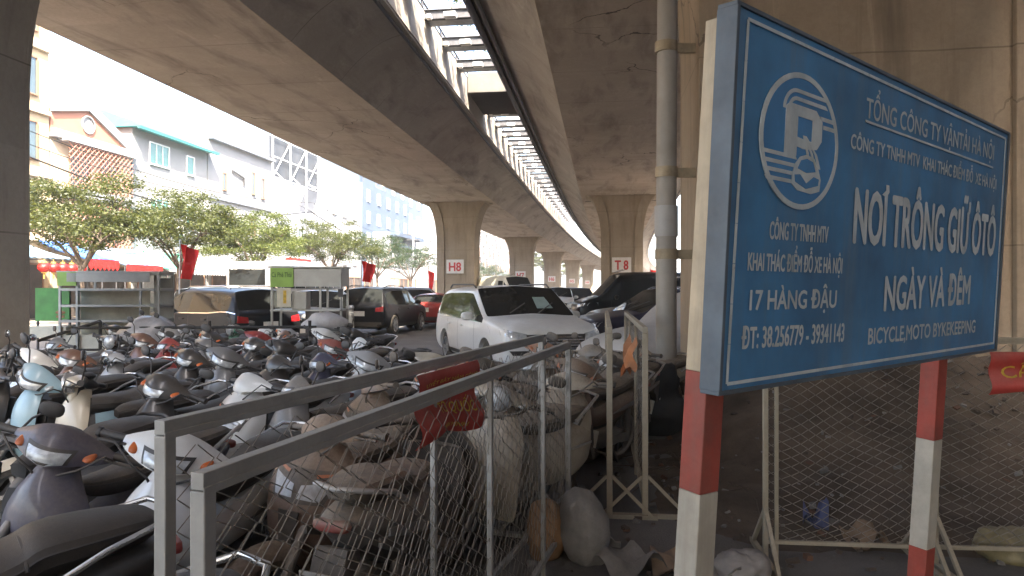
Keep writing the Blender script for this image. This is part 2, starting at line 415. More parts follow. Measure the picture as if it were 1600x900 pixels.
b = MB(); b.box((0, 0, 0), (2.2, 7.0, .5)); o = tag(obj('cross_slab', b, M['fascia'], None, bevel=.03), 'unseen concrete slab added over the near slot to block the sun', 'slab'); o.location = V(-4.07, 5.0, 9.25); o.rotation_euler.z = -VA  # out of frame, added to keep a sun stripe off the left pillar
l0, l1 = -4.95, -3.2
slot = [8.5+i*2.2 for i in range(34)]
beamA = None
for i, s in enumerate(slot):
    if i == 8:   # the solid cross slab
        b = MB(); b.box((0, 1.6, 0), (l1-l0+.2, 3.6, .5)); b.box((0, -.2, .02), (l1-l0, .3, .75))
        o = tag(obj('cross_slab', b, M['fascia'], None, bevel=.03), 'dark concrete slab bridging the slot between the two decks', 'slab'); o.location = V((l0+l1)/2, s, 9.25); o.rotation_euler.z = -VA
        continue
    if i == 9: continue
    lab = f'steel cross beam with pale tray in the slot between decks, {i+1 if i < 8 else i-1} from the near end'
    if beamA is None:
        t = thing('cross_girder', lab, 'cross beam', (0, 0, 0), -VA, 'cross beams between the decks')
        b = MB(); W = l1-l0+.3
        b.box((0, 0, 0), (W, .16, .02)); b.box((0, 0, .12), (W, .02, .24)); b.box((0, 0, .25), (W, .16, .02))
        obj('girder', b, M['steel_dark'], t)
        b = MB(); b.box((0, .34, .06), (W-.25, .62, .05)); b.box((0, .04, .12), (W-.25, .03, .14)); b.box((0, .64, .12), (W-.25, .03, .14)); obj('tray', b, M['steel_pale'], t)
        b = MB(); b.box((-.1, -.28, -.02), (.34, .26, .14)); obj('lamp', b, M['lamp_white'], t, bevel=.02); b = MB(); b.box((-.72, -.22, -.02), (.14, .2, .12)); obj('junction_box', b, M['lamp_white'], t, bevel=.02)
        beamA = t
    else:
        t = beamA.copy(); COL.objects.link(t); t['label'] = lab
        for ch in beamA.children:
            c = ch.copy(); COL.objects.link(c); c.parent = t
    t.location = VB((l0+l1)/2, s, 9.26); t.rotation_euler.z = brot(s)
    if i in (3, 4, 5, 6, 7, 10, 11, 12, 13, 14, 15, 16):
        p = thing('potted_plant', f'trailing green plant in a pale trough on slot beam {["zero","one","two","three","four","five","six","seven","eight","nine","ten","eleven","twelve","thirteen","fourteen","fifteen","sixteen"][i if i < 9 else i-2]}', 'plant', VB((l0+l1)/2, s+.34, 9.36), brot(s), 'plants along the slot beams')
        b = MB(); b.box((.15, 0, .2), (1.1, .3, .34)); obj('trough', b, M['steel_pale'], p, bevel=.02)
        f = MB()
        for k in range(5): clump(f, (rnd.uniform(-.5, .7), rnd.uniform(-.1, .1), rnd.uniform(.45, .95)), (.3, .25, .3), 34, .075, rnd)
        obj('foliage', f, M['leaf_b'] if i % 2 else M['leaf'], p, smooth=False)
# ------------------------------------------------------------------ the street on the left: houses, awnings, trees
def wall(name, c, **k): return mat(name, c, .85, var=.08, scale=.6, bump=.1, **k)
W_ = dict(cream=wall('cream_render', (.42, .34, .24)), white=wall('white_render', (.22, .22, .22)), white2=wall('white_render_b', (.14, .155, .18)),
          terra=wall('terracotta_render', (.34, .15, .095)), grey=wall('grey_render', (.20, .21, .225)), blue=wall('shaded_blue_render', (.055, .08, .12)),  # blue kept dark: the shade of the far fronts is in the colour
          yell=wall('yellow_render', (.44, .33, .20)), brown=wall('brown_render', (.36, .22, .13)))
M['glass'] = mat('window_glass', (.05, .075, .085), .06, var=.15, scale=1, spec=.8)
M['glass_g'] = mat('green_glass', (.05, .16, .13), .06, var=.2, scale=2, spec=.8)
M['frame_w'] = mat('white_frame', (.70, .70, .69), .5, var=.05)
M['frame_b'] = mat('brown_frame', (.22, .12, .07), .6, var=.15)
M['teal'] = mat('teal_roof', (.03, .17, .17), .6, var=.2, scale=2)
M['shop_dark'] = mat('shop_interior', (.05, .04, .035), .8, var=.5, scale=1.2)
M['shutter'] = mat('roller_shutter', (.30, .31, .32), .5, .3, var=.15)
M['net'] = mat('rust_lattice', (.30, .14, .10), .7, var=.2)
def house(name, label, l, s0, s1, H, m, depth=12., shop=True, trim=None, band=None):
    t = thing(name, label, 'building', V(l, s0), -VA)
    b = MB(); L = s1-s0; b.box((-depth/2, L/2, H/2), (depth, L-.04, H))
    obj('wall', b, m, t)
    if trim:
        b = MB()
        for z in trim: b.box((.06, L/2, z), (.26, L-.1, .22))
        b.box((.04, L/2, H+.12), (.34, L-.1, .3)); obj('cornice', b, band or m, t, bevel=.02)
    if shop:
        n = max(1, int(L/3.6)); wd = (L-.6)/n
        for i in range(n):
            b = MB(); b.box((.03, .3+wd*(i+.5), 1.5), (.05, wd-.35, 2.7)); so_ = obj('shopfront', b, M['shop_dark'] if (i+int(s0)) % 3 else M['shutter'], t)
            b = MB()
            for yy in (.02, 1): b.box((.07, .3+wd*i+.18+(wd-.36)*(yy if yy > .5 else 0), 1.5), (.07, .08, 2.75))
            b.box((.07, .3+wd*(i+.5), 2.85), (.07, wd-.3, .1)); b.box((.07, .3+wd*(i+.5), 1.5), (.05, .05, 2.6))
            obj('frame', b, M['frame_b'], so_)
    t['L'] = L
    return t
def window(t, y, z, wd, h, fm='frame_w', gm='glass', x=0., mull=1, sill=True):
    f = MB(); q = .07
    f.box((x+.03, y, z+h/2+q/2), (.1, wd+2*q, q)); f.box((x+.03, y, z-h/2-q/2), (.1 if not sill else .2, wd+2*q, q))
    for sg in (-1, 1): f.box((x+.03, y+sg*(wd/2+q/2), z), (.1, q, h))
    for k in range(mull): f.box((x+.03, y-wd/2+wd*(k+1)/(mull+1), z), (.07, .045, h))
    w_ = obj('window', f, M[fm], t)
    p = MB(); p.box((x+.012, y, z), (.02, wd, h)); obj('pane', p, M[gm], w_); return w_
def balcony(t, y, z, wd, m, d=.9):
    b = MB(); b.box((d/2, y, z), (d, wd, .16)); o = obj('balcony', b, m, t)
    r = MB(); r.box((d-.04, y, z+.95), (.06, wd, .06))
    for k in range(int(wd/.22)+1): r.box((d-.04, y-wd/2+k*.22+.02, z+.5), (.03, .03, .86))
    for sg in (-1, 1): r.box((d/2, y+sg*(wd/2-.03), z+.95), (d, .06, .06))
    obj('railing', r, M['steel_dark'], o)
def ac(t, y, z):
    b = MB(); b.box((.26, y, z), (.34, .8, .56)); o = obj('air_conditioner', b, M['frame_w'], t, bevel=.02)
    f = MB(); f.lathe([(.02, .434), (.21, .434), (.21, .442), (.02, .442)], (0, y-.08, z), 'X', 16); obj('fan_grille', f, M['steel_dark'], o)

# tall cream block, far left
t = house('apartment_building', 'tall cream and yellow block with brown framed windows beside the left pillar', -28, 12, 32.7, 17.2, W_['yell'], trim=(4.1, 7.3, 10.5, 13.7), band=W_['cream'])
for k in range(5):
    for j in range(4):
        window(t, 20.7-1.5-k*3.1, 5.8+j*3.2, 1.3, 1.8, 'frame_b', 'glass', mull=1)
    b = MB(); b.box((.35, 20.7-1.5-k*3.1, 10.6), (.7, 2.0, 13.0)) if k in (2, 4) else b.box((.08, 20.7-3.05-k*3.1, 10.6), (.16, .4, 13.2)); obj('pilaster', b, W_['cream'], t)
b = MB(); b.box((-1.2, 19.4, 18.4), (2.4, 2.2, 2.4)); obj('roof_cabin', b, W_['grey'], t)
# gabled house with lattice balconies
t = house('gabled_house', 'cream house with terracotta gable, round window and red lattice balconies', -28, 32.8, 39.0, 9.6, W_['cream'], trim=(3.6, 6.7), band=W_['white'])
b = MB(); b.prism([(0, 9.6), (6.2, 9.6), (6.2, 9.8), (2.6, 11.5), (.0, 10.9)], (-3, 0, 0), (0, 1, 0), (0, 0, 1), (3.02, 0, 0)); obj('gable', b, W_['terra'], t)
b = MB(); b.bar((.1, -.1, 10.95), (.1, 2.6, 11.62), .5, .14, up=(1, 0, 0)); b.bar((.1, 2.6, 11.62), (.1, 6.4, 9.82), .5, .14, up=(1, 0, 0)); b.box((.1, 3.1, 9.52), (.5, 6.4, .2)); obj('gable_trim', b, W_['white'], t)
b = MB(); b.lathe([(.001, .03), (.42, .03), (.5, .02), (.5, .1), (.42, .1)], (0, 2.6, 10.6), 'X', 20); obj('round_window', b, W_['white'], t)
for z0, zz in ((6.9, 9.3), (3.9, 6.4)):
    b = MB(); st = .34; y0, y1 = .6, 5.6
    n = int((y1-y0+zz-z0)/st)
    for i in range(n):
        d = i*st
        a = (y0+max(0, d-(zz-z0)), z0+min(d, zz-z0)); c = (y0+min(d, y1-y0), z0+max(0, d-(y1-y0)))
        b.bar((.55, a[0], a[1]), (.55, c[0], c[1]), .03, .05, up=(1, 0, 0))
        b.bar((.57, y0+y1-a[0], a[1]), (.57, y0+y1-c[0], c[1]), .03, .05, up=(1, 0, 0))
    obj('lattice', b, M['net'], t)
    b = MB(); b.box((.3, 3.1, z0-.1), (.7, 5.4, .2)); b.box((.3, 3.1, zz+.1), (.7, 5.4, .2)); obj('balcony', b, W_['white'], t)
    window(t, 2, (z0+zz)/2-.2, 1.4, 1.7, 'frame_b'); window(t, 4.3, (z0+zz)/2-.2, 1.4, 1.7, 'frame_b')
# white house with the teal roof
t = house('teal_roofed_house', 'white house with teal hipped roof and green tinted windows', -28, 39.1, 47.2, 11.3, W_['white'])
b = MB(); L = 8.1
b.add([(.7, -.3, 11.32), (.7, L+.3, 11.32), (-12, L+.3, 11.32), (-12, -.3, 11.32), (-3.2, 1.8, 12.9), (-3.2, L-1.8, 12.9), (-8.5, L-1.8, 12.9), (-8.5, 1.8, 12.9)],
      [(0, 1, 5, 4), (1, 2, 6, 5), (2, 3, 7, 6), (3, 0, 4, 7), (4, 5, 6, 7), (3, 2, 1, 0)])
b.box((.7, L/2, 11.26), (.16, L+.7, .16)); obj('roof', b, M['teal'], t, smooth=False)
window(t, 2.6, 10.1, 1.9, 1.3, gm='glass_g', mull=2); window(t, 6.0, 10.0, .8, 1.2, gm='glass_g', mull=0)
window(t, 2.6, 6.6, 1.9, 1.4, gm='glass_g', mull=2); window(t, 6.0, 6.6, .9, 1.4, gm='glass_g', mull=0); ac(t, 4.4, 5.4)
# plain white house
t = house('white_house', 'plain white flat roofed house with narrow slit windows', -28, 47.3, 57.2, 12.4, W_['white'])
b = MB(); b.box((.12, 5, 12.5), (.5, 9.9, .22)); b.box((.08, 4.9, 8.2), (.2, 9.6, .12)); obj('cornice', b, W_['white2'], t)
for y, z, h in ((6.6, 10.1, 1.7), (8.2, 9.9, 1.6), (2.2, 9.6, 1.2), (6.6, 6.6, 1.5), (3.0, 6.4, 1.5)): window(t, y, z, .42, h, 'frame_b', mull=0)
b = MB(); b.bar((.1, 3.2, 10.6), (.1, 5.0, 10.3), .1, .1); b.bar((.1, 5, 10.3), (.1, 5, 9.7), .1, .1); obj('drain_pipe', b, M['steel_dark'], t)
ac(t, 4.2, 5.3); b = MB(); b.tube([(-2, 7, 12.4), (-2, 7, 13.2)], .5, 14); obj('water_tank', b, M['steel_pale'], t)
# low house with the rooftop hoarding
t = house('low_house', 'low grey house carrying the dark rooftop hoarding', -28, 58.0, 69.0, 8.8, W_['grey'])
b = MB(); b.box((-2.5, 3, 9.9), (4, 5.5, 2.2)); obj('roof_cabin', b, W_['grey'], t)
for y in (2, 5, 8.5): window(t, y, 6.4, 1.2, 1.5)
t = thing('rooftop_hoarding', 'dark grey rooftop hoarding on a pale tubular frame', 'hoarding', V(-28.5, 58.2, 8.8), -VA)
b = MB(); b.box((-.25, 5.3, 4.4), (.15, 10.6, 3.6)); obj('panel', b, mat('hoarding_sheet', (.035, .04, .048), .7, var=.25, scale=.8), t)
b = MB()
for y in (.2, 3.7, 7.2, 10.4):
    b.tube([(0, y, 0), (0, y, 6.3)], .07, 8); b.tube([(0, y, 3.2), (.9, y, 2.4)], .04, 6)
for z in (2.6, 4.4, 6.2): b.tube([(.02, 0, z), (.02, 10.6, z)], .05, 6)
for y in (.2, 3.7, 7.2): b.tube([(.03, y, 2.6), (.03, y+3.4, 6.2)], .04, 6)
b.tube([(1.2, 4.5, 2.5), (1.2, 10.4, 2.5)], .06, 6); b.tube([(1.2, 7.2, 0), (1.2, 7.2, 6.4)], .06, 6)
obj('frame', b, M['frame_w'], t)
t = house('hazy_house', 'tall plain white house behind the fourth street tree', -28, 69.3, 80, 12.2, W_['white'])
for j in range(3):
    for k in range(3): window(t, 2+k*3.1, 5+j*2.6, 1.1, 1.4)
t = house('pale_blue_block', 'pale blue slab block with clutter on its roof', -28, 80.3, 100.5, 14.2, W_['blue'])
for j in range(4):
    for k in range(5): window(t, 2+k*4.0, 5+j*2.6, .9, 1.3, mull=1)
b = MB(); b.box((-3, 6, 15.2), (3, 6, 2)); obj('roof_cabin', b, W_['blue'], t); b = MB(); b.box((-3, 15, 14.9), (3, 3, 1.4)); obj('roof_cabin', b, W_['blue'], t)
b = MB()
for y in (3, 8, 12, 17): b.tube([(-1, y, 14.2), (-1, y, 17.5)], .06, 6)
obj('antenna', b, M['steel_dark'], t)
t = house('grey_house', 'grey house with a wide upper balcony next to the left deck', -26, 84, 97, 8.6, W_['grey'], depth=2)
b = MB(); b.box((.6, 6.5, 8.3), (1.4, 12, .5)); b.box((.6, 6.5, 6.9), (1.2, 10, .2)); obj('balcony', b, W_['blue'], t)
for k in range(3): window(t, 2.5+k*4, 5.2, 1.4, 1.4)
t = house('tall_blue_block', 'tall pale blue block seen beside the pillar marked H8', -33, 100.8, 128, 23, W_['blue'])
for j in range(6):
    for k in range(5): window(t, 3+k*5.2, 5+j*2.9, 1.2, 1.5)
t = house('white_shop_house', 'slim white house with paired dark windows beside pillar H8', -25.8, 103, 113, 11.8, W_['white'], depth=6)
for j in range(3):
    for k in range(4): window(t, 1.5+k*2.2, 4.6+j*2.5, .8, 1.4, gm='glass', mull=0)
nm = ['nearer', 'middle', 'farther']
for i in range(3):
    s0 = 150+i*28
    t = house('apartment_block', f'white apartment block with rows of balconies, the {nm[i]} of three beyond pillar H8', -28-i*.6, s0, s0+27.4, 17.5+1.2*(i % 2), W_['white2'] if i % 2 else W_['white'], shop=False)
    for j in range(5):
        for k in range(6):
            window(t, 2.5+k*4.5, 4.2+j*2.9, 1.7, 1.7, 'frame_b', mull=1)
            if (j+k) % 2 == 0: balcony(t, 2.5+k*4.5, 3.1+j*2.9, 2.6, W_['white'])
for i, (s0, s1, H, m) in enumerate(((36, 56, 16, 'white2'), (58, 78, 19, 'white'), (82, 120, 26, 'white2'))):
    t = house('rear_block', ['pale block rising behind the teal roofed house', 'white block behind the rooftop hoarding', 'tall hazy white block far behind the pale blue slab'][i], -58, s0, s1, H, W_[m], shop=False)
    for j in range(int(H/3)-2):
        for k in range(4): window(t, 2.5+k*(s1-s0-4)/4+1, 6+j*2.9, 1.4, 1.5)
# out of view to the right: houses added, sized and placed to shade the lot
for i, (s0, s1, H, m) in enumerate(((-70, -42, 24, 'grey'), (-42, -12, 23, 'yell'), (-12, 13, 24, 'white'), (13.2, 24, 23, 'grey'), (24.2, 44, 24, 'cream'), (44.2, 66, 22, 'white2'), (66.2, 90, 18, 'yell'))):
    t = thing('row_house', f'{["dark grey","yellow","white","grey","cream","pale","ochre"][i]} house added out of view to shade the lot, number {i+1} of the row', 'building', V(17.5 if s1 > 14 else 10.3, s1), math.pi-VA)
    b = MB(); L = s1-s0; b.box((-5, L/2, H/2), (10, L-.04, H)); obj('wall', b, W_[m], t)
    for j in range(4):
        for k in range(3): window(t, 3+k*(L-6)/2, 4.8+j*3.0, 1.4, 1.6, 'frame_b')

# ---- awnings, lanterns, tarpaulins
M['awn_blue'] = mat('faded_blue_sheet', (.13, .20, .26), .6, var=.25, scale=3)
M['tarp'] = mat('blue_tarpaulin', (.05, .16, .50), .55, var=.35, scale=2)
M['tarp_pale'] = mat('pale_blue_tarpaulin', (.20, .28, .44), .6, var=.3, scale=2)
M['awn_teal'] = mat('green_awning', (.07, .28, .20), .6, var=.2, scale=2)
M['awn_white'] = mat('white_awning', (.42, .42, .41), .6, var=.2, scale=2)
M['red_cloth'] = mat('red_cloth', (.45, .012, .01), .7, var=.2, scale=4)
M['lantern'] = mat('red_lantern', (.38, .008, .006), .5, var=.15)
M['gold'] = mat('gold_trim', (.65, .42, .08), .5, var=.1)
def awning(name, label, s0, s1, zi, zo, out, m, val=None, l=-27.9, ribs=.35, vh=.25):
    t = thing(name, label, 'awning', V(l, s0), -VA)
    b = MB(); L = s1-s0; n = max(2, int(L/ribs)*2)
    top = [[Vector((out*u, L*i/n, zi+(zo-zi)*u+(.03 if i % 2 else 0)-.10*math.sin(math.pi*u))) for i in range(n+1)] for u in (0, .33, .66, 1)]
    b.loft(top, closed=False, cap=False); b.loft([[p-Vector((0, 0, .05)) for p in r] for r in top], closed=False, cap=False)
    obj('canopy', b, m, t)
    f = MB()
    for y in (.05, L/2, L-.05): f.bar((0, y, zi-.1), (out, y, zo-.1), .05, .05); f.tube([(out-.1, y, 0), (out-.1, y, zo-.08)], .035, 8)
    f.bar((out-.05, 0, zo-.08), (out-.05, L, zo-.08), .05, .05); obj('frame', f, M['steel_dark'], t)
    if val:
        v = MB(); k = max(3, int(L/.3))
        for i in range(k):
            y0 = L*i/k; y1 = L*(i+1)/k
            v.prism([(y0+.01, 0), (y1-.01, 0), (y1-.01, -vh*.7), ((y0+y1)/2, -vh), (y0+.01, -vh*.7)], (out+.02, 0, zo-.02), (0, 1, 0), (0, 0, 1), (.012, 0, 0))
        obj('valance', v, val, t)
    return t
awning('shop_awning', 'faded blue corrugated awning hung with red lanterns', 20, 31.4, 3.75, 3.0, 2.9, M['awn_blue'])
awning('tarpaulin_awning', 'bright blue tarpaulin awning with red fringe', 31.8, 34.0, 4.05, 3.1, 2.8, M['tarp'], M['red_cloth'], vh=.55)
awning('tarpaulin_awning', 'paler blue tarpaulin awning with red fringe beside the green one', 34.3, 37.4, 3.95, 2.9, 3.0, M['tarp_pale'], M['red_cloth'], vh=.5)
awning('shop_awning', 'wide green awning with pale edge below the teal roof', 37.7, 45.6, 3.9, 2.75, 3.2, M['awn_teal'], M['awn_white'], vh=.3)
awning('shop_awning', 'white awning with a deep red valance past the green awning', 46.2, 51.0, 3.6, 3.0, 2.6, M['awn_white'], M['red_cloth'], vh=.6)
awning('shop_awning', 'long pale awning behind the white bus', 52.0, 61.0, 3.7, 3.1, 2.8, M['awn_white'], M['awn_blue'])
lan = None; pos_l = ['nearest to the pillar', 'second from the pillar', 'middle', 'fourth from the pillar', 'farthest from the pillar']
for i in range(5):
    if lan is None:
        lan = thing('lantern', None, 'lantern', group='red lanterns under the blue awning')
        b = MB(); b.ell((0, 0, 0), (.27, .27, .23), 16, 10); obj('shade', b, M['lantern'], lan)
        b = MB(); b.lathe([(.1, .2), (.1, .26), (.01, .26)], n=12); b.lathe([(.1, -.2), (.1, -.26), (.01, -.26)], n=12); b.tube([(0, 0, .26), (0, 0, .38)], .01, 5); b.tube([(0, 0, -.26), (0, 0, -.5)], .03, 6); obj('cap', b, M['gold'], lan)
        o = lan
    else:
        o = lan.copy(); COL.objects.link(o)
        for ch in lan.children: c = ch.copy(); COL.objects.link(c); c.parent = o
    o['label'] = f'round red lantern under the faded blue awning, {pos_l[i]}'; o.location = V(-25.0, 28.9+i*.56, 2.58)
t = thing('shop_sign', 'red box sign with pale rim above the awnings behind the bus', 'sign', V(-26.3, 56.8, 0), -VA)
b = MB(); b.box((0, 2, 3.75), (.3, 4.6, 1.0)); obj('panel', b, M['red_cloth'], t)
b = MB(); b.box((0, 2, 4.3), (.4, 4.8, .14)); b.box((0, 2, 3.2), (.4, 4.8, .14)); b.tube([(0, .3, 0), (0, .3, 3.2)], .06, 8); b.tube([(0, 3.7, 0), (0, 3.7, 3.2)], .06, 8); obj('frame', b, M['frame_w'], t)

# ---- street trees
def tree(label, l, s, h, rad, seed, m, n=98, per=230, name='street_tree', leafsz=.068, low=.45):
    r = random.Random(seed); t = thing(name, label, 'tree', V(l, s, 0), r.uniform(0, 6), 'trees along the left street' if l < 0 else None)
    b = MB(); zb = h*low*.85
    b.tube([(0, 0, 0), (.05, .02, zb*.5), (r.uniform(-.1, .1), r.uniform(-.1, .1), zb)], [.15, .11, .10], 10)
    tips = []
    for k in range(7):
        a = k*2*math.pi/7+r.uniform(-.3, .3); q = rad*r.uniform(.55, .9)
        e = Vector((math.cos(a)*q, math.sin(a)*q, zb+(h-zb)*r.uniform(.3, .8)))
        mid = Vector((math.cos(a)*q*.4, math.sin(a)*q*.4, zb+(e.z-zb)*.55))
        b.tube([(0, 0, zb-.15), mid, e], [.075, .05, .015], 7); tips += [mid, e]
        for _ in range(3):
            e2 = mid.lerp(e, r.uniform(.2, .8))+Vector((r.gauss(0, .5), r.gauss(0, .5), r.uniform(.1, .7)))
            b.tube([mid.lerp(e, .3), e2], [.03, .01], 5); tips.append(e2)
    obj('trunk', b, M['bark'], t)
    f = MB()
    for k in range(n):
        if k < len(tips): c = tips[k]
        else:
            a = r.uniform(0, 6.283); q = rad*math.sqrt(r.uniform(.05, 1)); u = q/rad
            zc = zb+(h-zb)*(.25+.75*(1-u*u*.75)*r.uniform(.35, 1.0))
            c = Vector((math.cos(a)*q, math.sin(a)*q, zc-.25))
        s_ = r.uniform(.32, .62)
        clump(f, c, (s_*1.25, s_*1.25, s_*.55), int(per*s_/.45), leafsz, r)
    obj('crown', f, m, t, smooth=False); return t
tree('broad street tree with warm backlit leaves, nearest to the left pillar', -20.2, 25.3, 6.7, 2.9, 11, M['leaf'])
tree('full street tree between the gabled house and the red flag', -20, 31.4, 7.0, 3.0, 12, M['leaf'])
tree('bright green street tree in front of the plain white house', -20, 38.8, 6.6, 2.8, 13, M['leaf_b'])
tree('airy street tree standing behind the coffee stall', -20, 50.4, 7.6, 3.3, 14, M['leaf'])
tree('dark dense street tree behind the red flag of the car park', -20.4, 62.5, 7.2, 3.4, 15, M['leaf_d'], per=120)
tree('dark low street tree before the grey balcony house', -20, 72.5, 6.8, 3.8, 16, M['leaf_d'], per=110)
tree('small dark street tree beside pillar H8', -19.5, 118, 6.2, 3.4, 17, M['leaf_d'], per=110)
tree('round street tree before the far apartment blocks', -20, 150, 5.6, 3.6, 18, M['leaf_d'], per=110)
tree('tall green tree at the far end of the viaduct', -14.5, 190, 14, 6.0, 19, M['leaf'], n=80, leafsz=.22, low=.3)
tree('pale green tree far down the road past the last pillars', -10, 262, 12, 6.0, 21, M['leaf_b'], n=60, leafsz=.25, low=.3)
tree('leafy tree at the right edge beyond the wall pier', 10.8, 13.3, 6.4, 2.0, 20, M['leaf_b'], name='roadside_tree')

# ---- flags
def flag(label, x, y, z, fw=.55, fh=.95, lean=.05):
    t = thing('flag', label, 'flag', (x, y, 0), 0, 'red flags on poles')
    b = MB(); b.tube([(0, 0, 0), (lean, 0, z)], .022, 8); b.ell((lean, 0, z+.03), (.04, .04, .05), 8, 6); obj('pole', b, M['steel_pale'], t)
    f = MB(); rings = []
    for i in range(9):
        u = i/8; ring = []
        for k in range(7):
            q = k/6
            ring.append(Vector((lean+fw*.5*q*(1-.25*u)+.05*math.sin(q*7+u*3), .10*math.sin(q*9+u*2), z-.05-fh*u*(1-.1*q)-.18*q)))
        rings.append(ring)
    f.loft(rings, closed=False, cap=False); f.loft([[p+Vector((0, .006, 0)) for p in r_] for r_ in rings], closed=False, cap=False)
    obj('cloth', f, M['red_cloth'], t)
flag('drooping red flag on a thin pole behind the black crossover', -9.85, 20.8, 3.0, 1.0, 1.0)
flag('drooping red flag behind the coffee stall, before the dark tree', -6.35, 29.5, 2.85, 1.1, .85)
flag('small red flag on a pole left of pillar H8', -7.2, 60, 3.2, 1.0, 1.8)
flag('red flag hanging right of pillar T8', 7.8, 40, 2.75, 1.5, 1.8)
# overhead cable with dark spacers, seen against the white sky
t = thing('overhead_cable', 'sagging overhead cable strung with small dark pennants against the white sky', 'cable', (0, 0, 0))
b = MB(); pa, pb = V(-27.5, 33.0, 13.2), V(-16, 24, 12.4); pts = [pa.lerp(pb, i/16)-Vector((0, 0, 1.2*math.sin(math.pi*i/16))) for i in range(17)]
b.tube(pts, .008, 5); obj('wire', b, M['black'], t)
b = MB()
for i in range(1, 16): p = pts[i]; b.add([p, p+Vector((.35, .15, -.02)), p+Vector((.3, .13, -.10))], [(0, 1, 2)]); b.add([p+Vector((0, .01, 0)), p+Vector((.35, .16, -.02)), p+Vector((.3, .14, -.10))], [(2, 1, 0)])
obj('pennant_row', b, M['black'], t)

# power pole and cables along the kerb
t = thing('utility_pole', 'slim concrete power pole on the left pavement near pillar H8', 'pole', V(-21.5, 79), -VA)
b = MB(); b.tube([(0, 0, 0), (0, 0, 8.2)], [.16, .10], 10); obj('shaft', b, W_['grey'], t)
b = MB()
for z in (7.2, 7.8): b.box((0, 0, z), (1.6, .1, .1))
obj('cross_arm', b, M['steel_dark'], t)
b = MB(); b.box((.28, 0, 5.6), (.36, .3, .5)); obj('meter_box', b, W_['grey'], t)
for k, (x, z, lab) in enumerate(((-.7, 7.85, 'upper outer overhead cable along the left street'), (.7, 7.85, 'upper road-side overhead cable along the left street'), (.5, 7.2, 'lower slack bundle of cables along the left street'))):
    b = MB(); pts = []
    for (sa, sb) in ((19, 49), (49, 79), (79, 109), (109, 139)):
        for i in range(12): u = i/12; pts.append(V(-21.5+x, sa+(sb-sa)*u, z-1.0*math.sin(math.pi*u)*(1+.5*(k == 2))))
    b.tube(pts, .018 if k < 2 else .035, 5); tag(obj('overhead_cable', b, M['black']), lab, 'cable')
# ------------------------------------------------------------------ cars
def carpaint(name, col, dust=.18, rough=.3, metal=0.): return mat(name, col, rough, metal, var=0, dust=dust, coat=.3 if sum(col) > .2 else .12, spec=.3 if sum(col) > .2 else .16)
CP = dict(white=carpaint('white_car_paint', (.74, .74, .72), .22), black=carpaint('black_car_paint', (.006, .007, .009), .03), navy=carpaint('navy_car_paint', (.018, .02, .045), .12),
          silver=carpaint('silver_car_paint', (.42, .43, .44), .15, .3, .6), red=carpaint('red_car_paint', (.22, .015, .015), .15), cream=carpaint('cream_bus_paint', (.58, .55, .44), .2),
          grey=carpaint('grey_car_paint', (.10, .105, .115), .15, .3, .5))
M['car_glass'] = mat('tinted_car_glass', (.012, .015, .016), .04, var=0, spec=.2, dust=.05)
M['trim'] = mat('black_trim', (.025, .025, .027), .45, var=.1, dust=.25)
M['arch'] = mat('wheel_arch', (.012, .012, .012), .9, var=.2)
M['tyre'] = mat('tyre_rubber', (.02, .02, .02), .8, var=.2, dust=.4)
M['alloy'] = mat('alloy_rim', (.45, .46, .47), .35, .8, var=.1, dust=.25)
M['chrome'] = mat('chrome', (.62, .62, .63), .12, 1., var=.05, dust=.12)
M['lens'] = mat('clear_lens', (.55, .57, .58), .08, .4, var=.25, scale=14, spec=.8)
M['red_lens'] = mat('red_lens', (.34, .01, .012), .15, var=.2, scale=12, spec=.7)
M['amber'] = mat('amber_lens', (.60, .16, .02), .2, var=.15, spec=.6)
M['plate'] = mat('licence_plate', (.70, .70, .68), .5, var=.05)
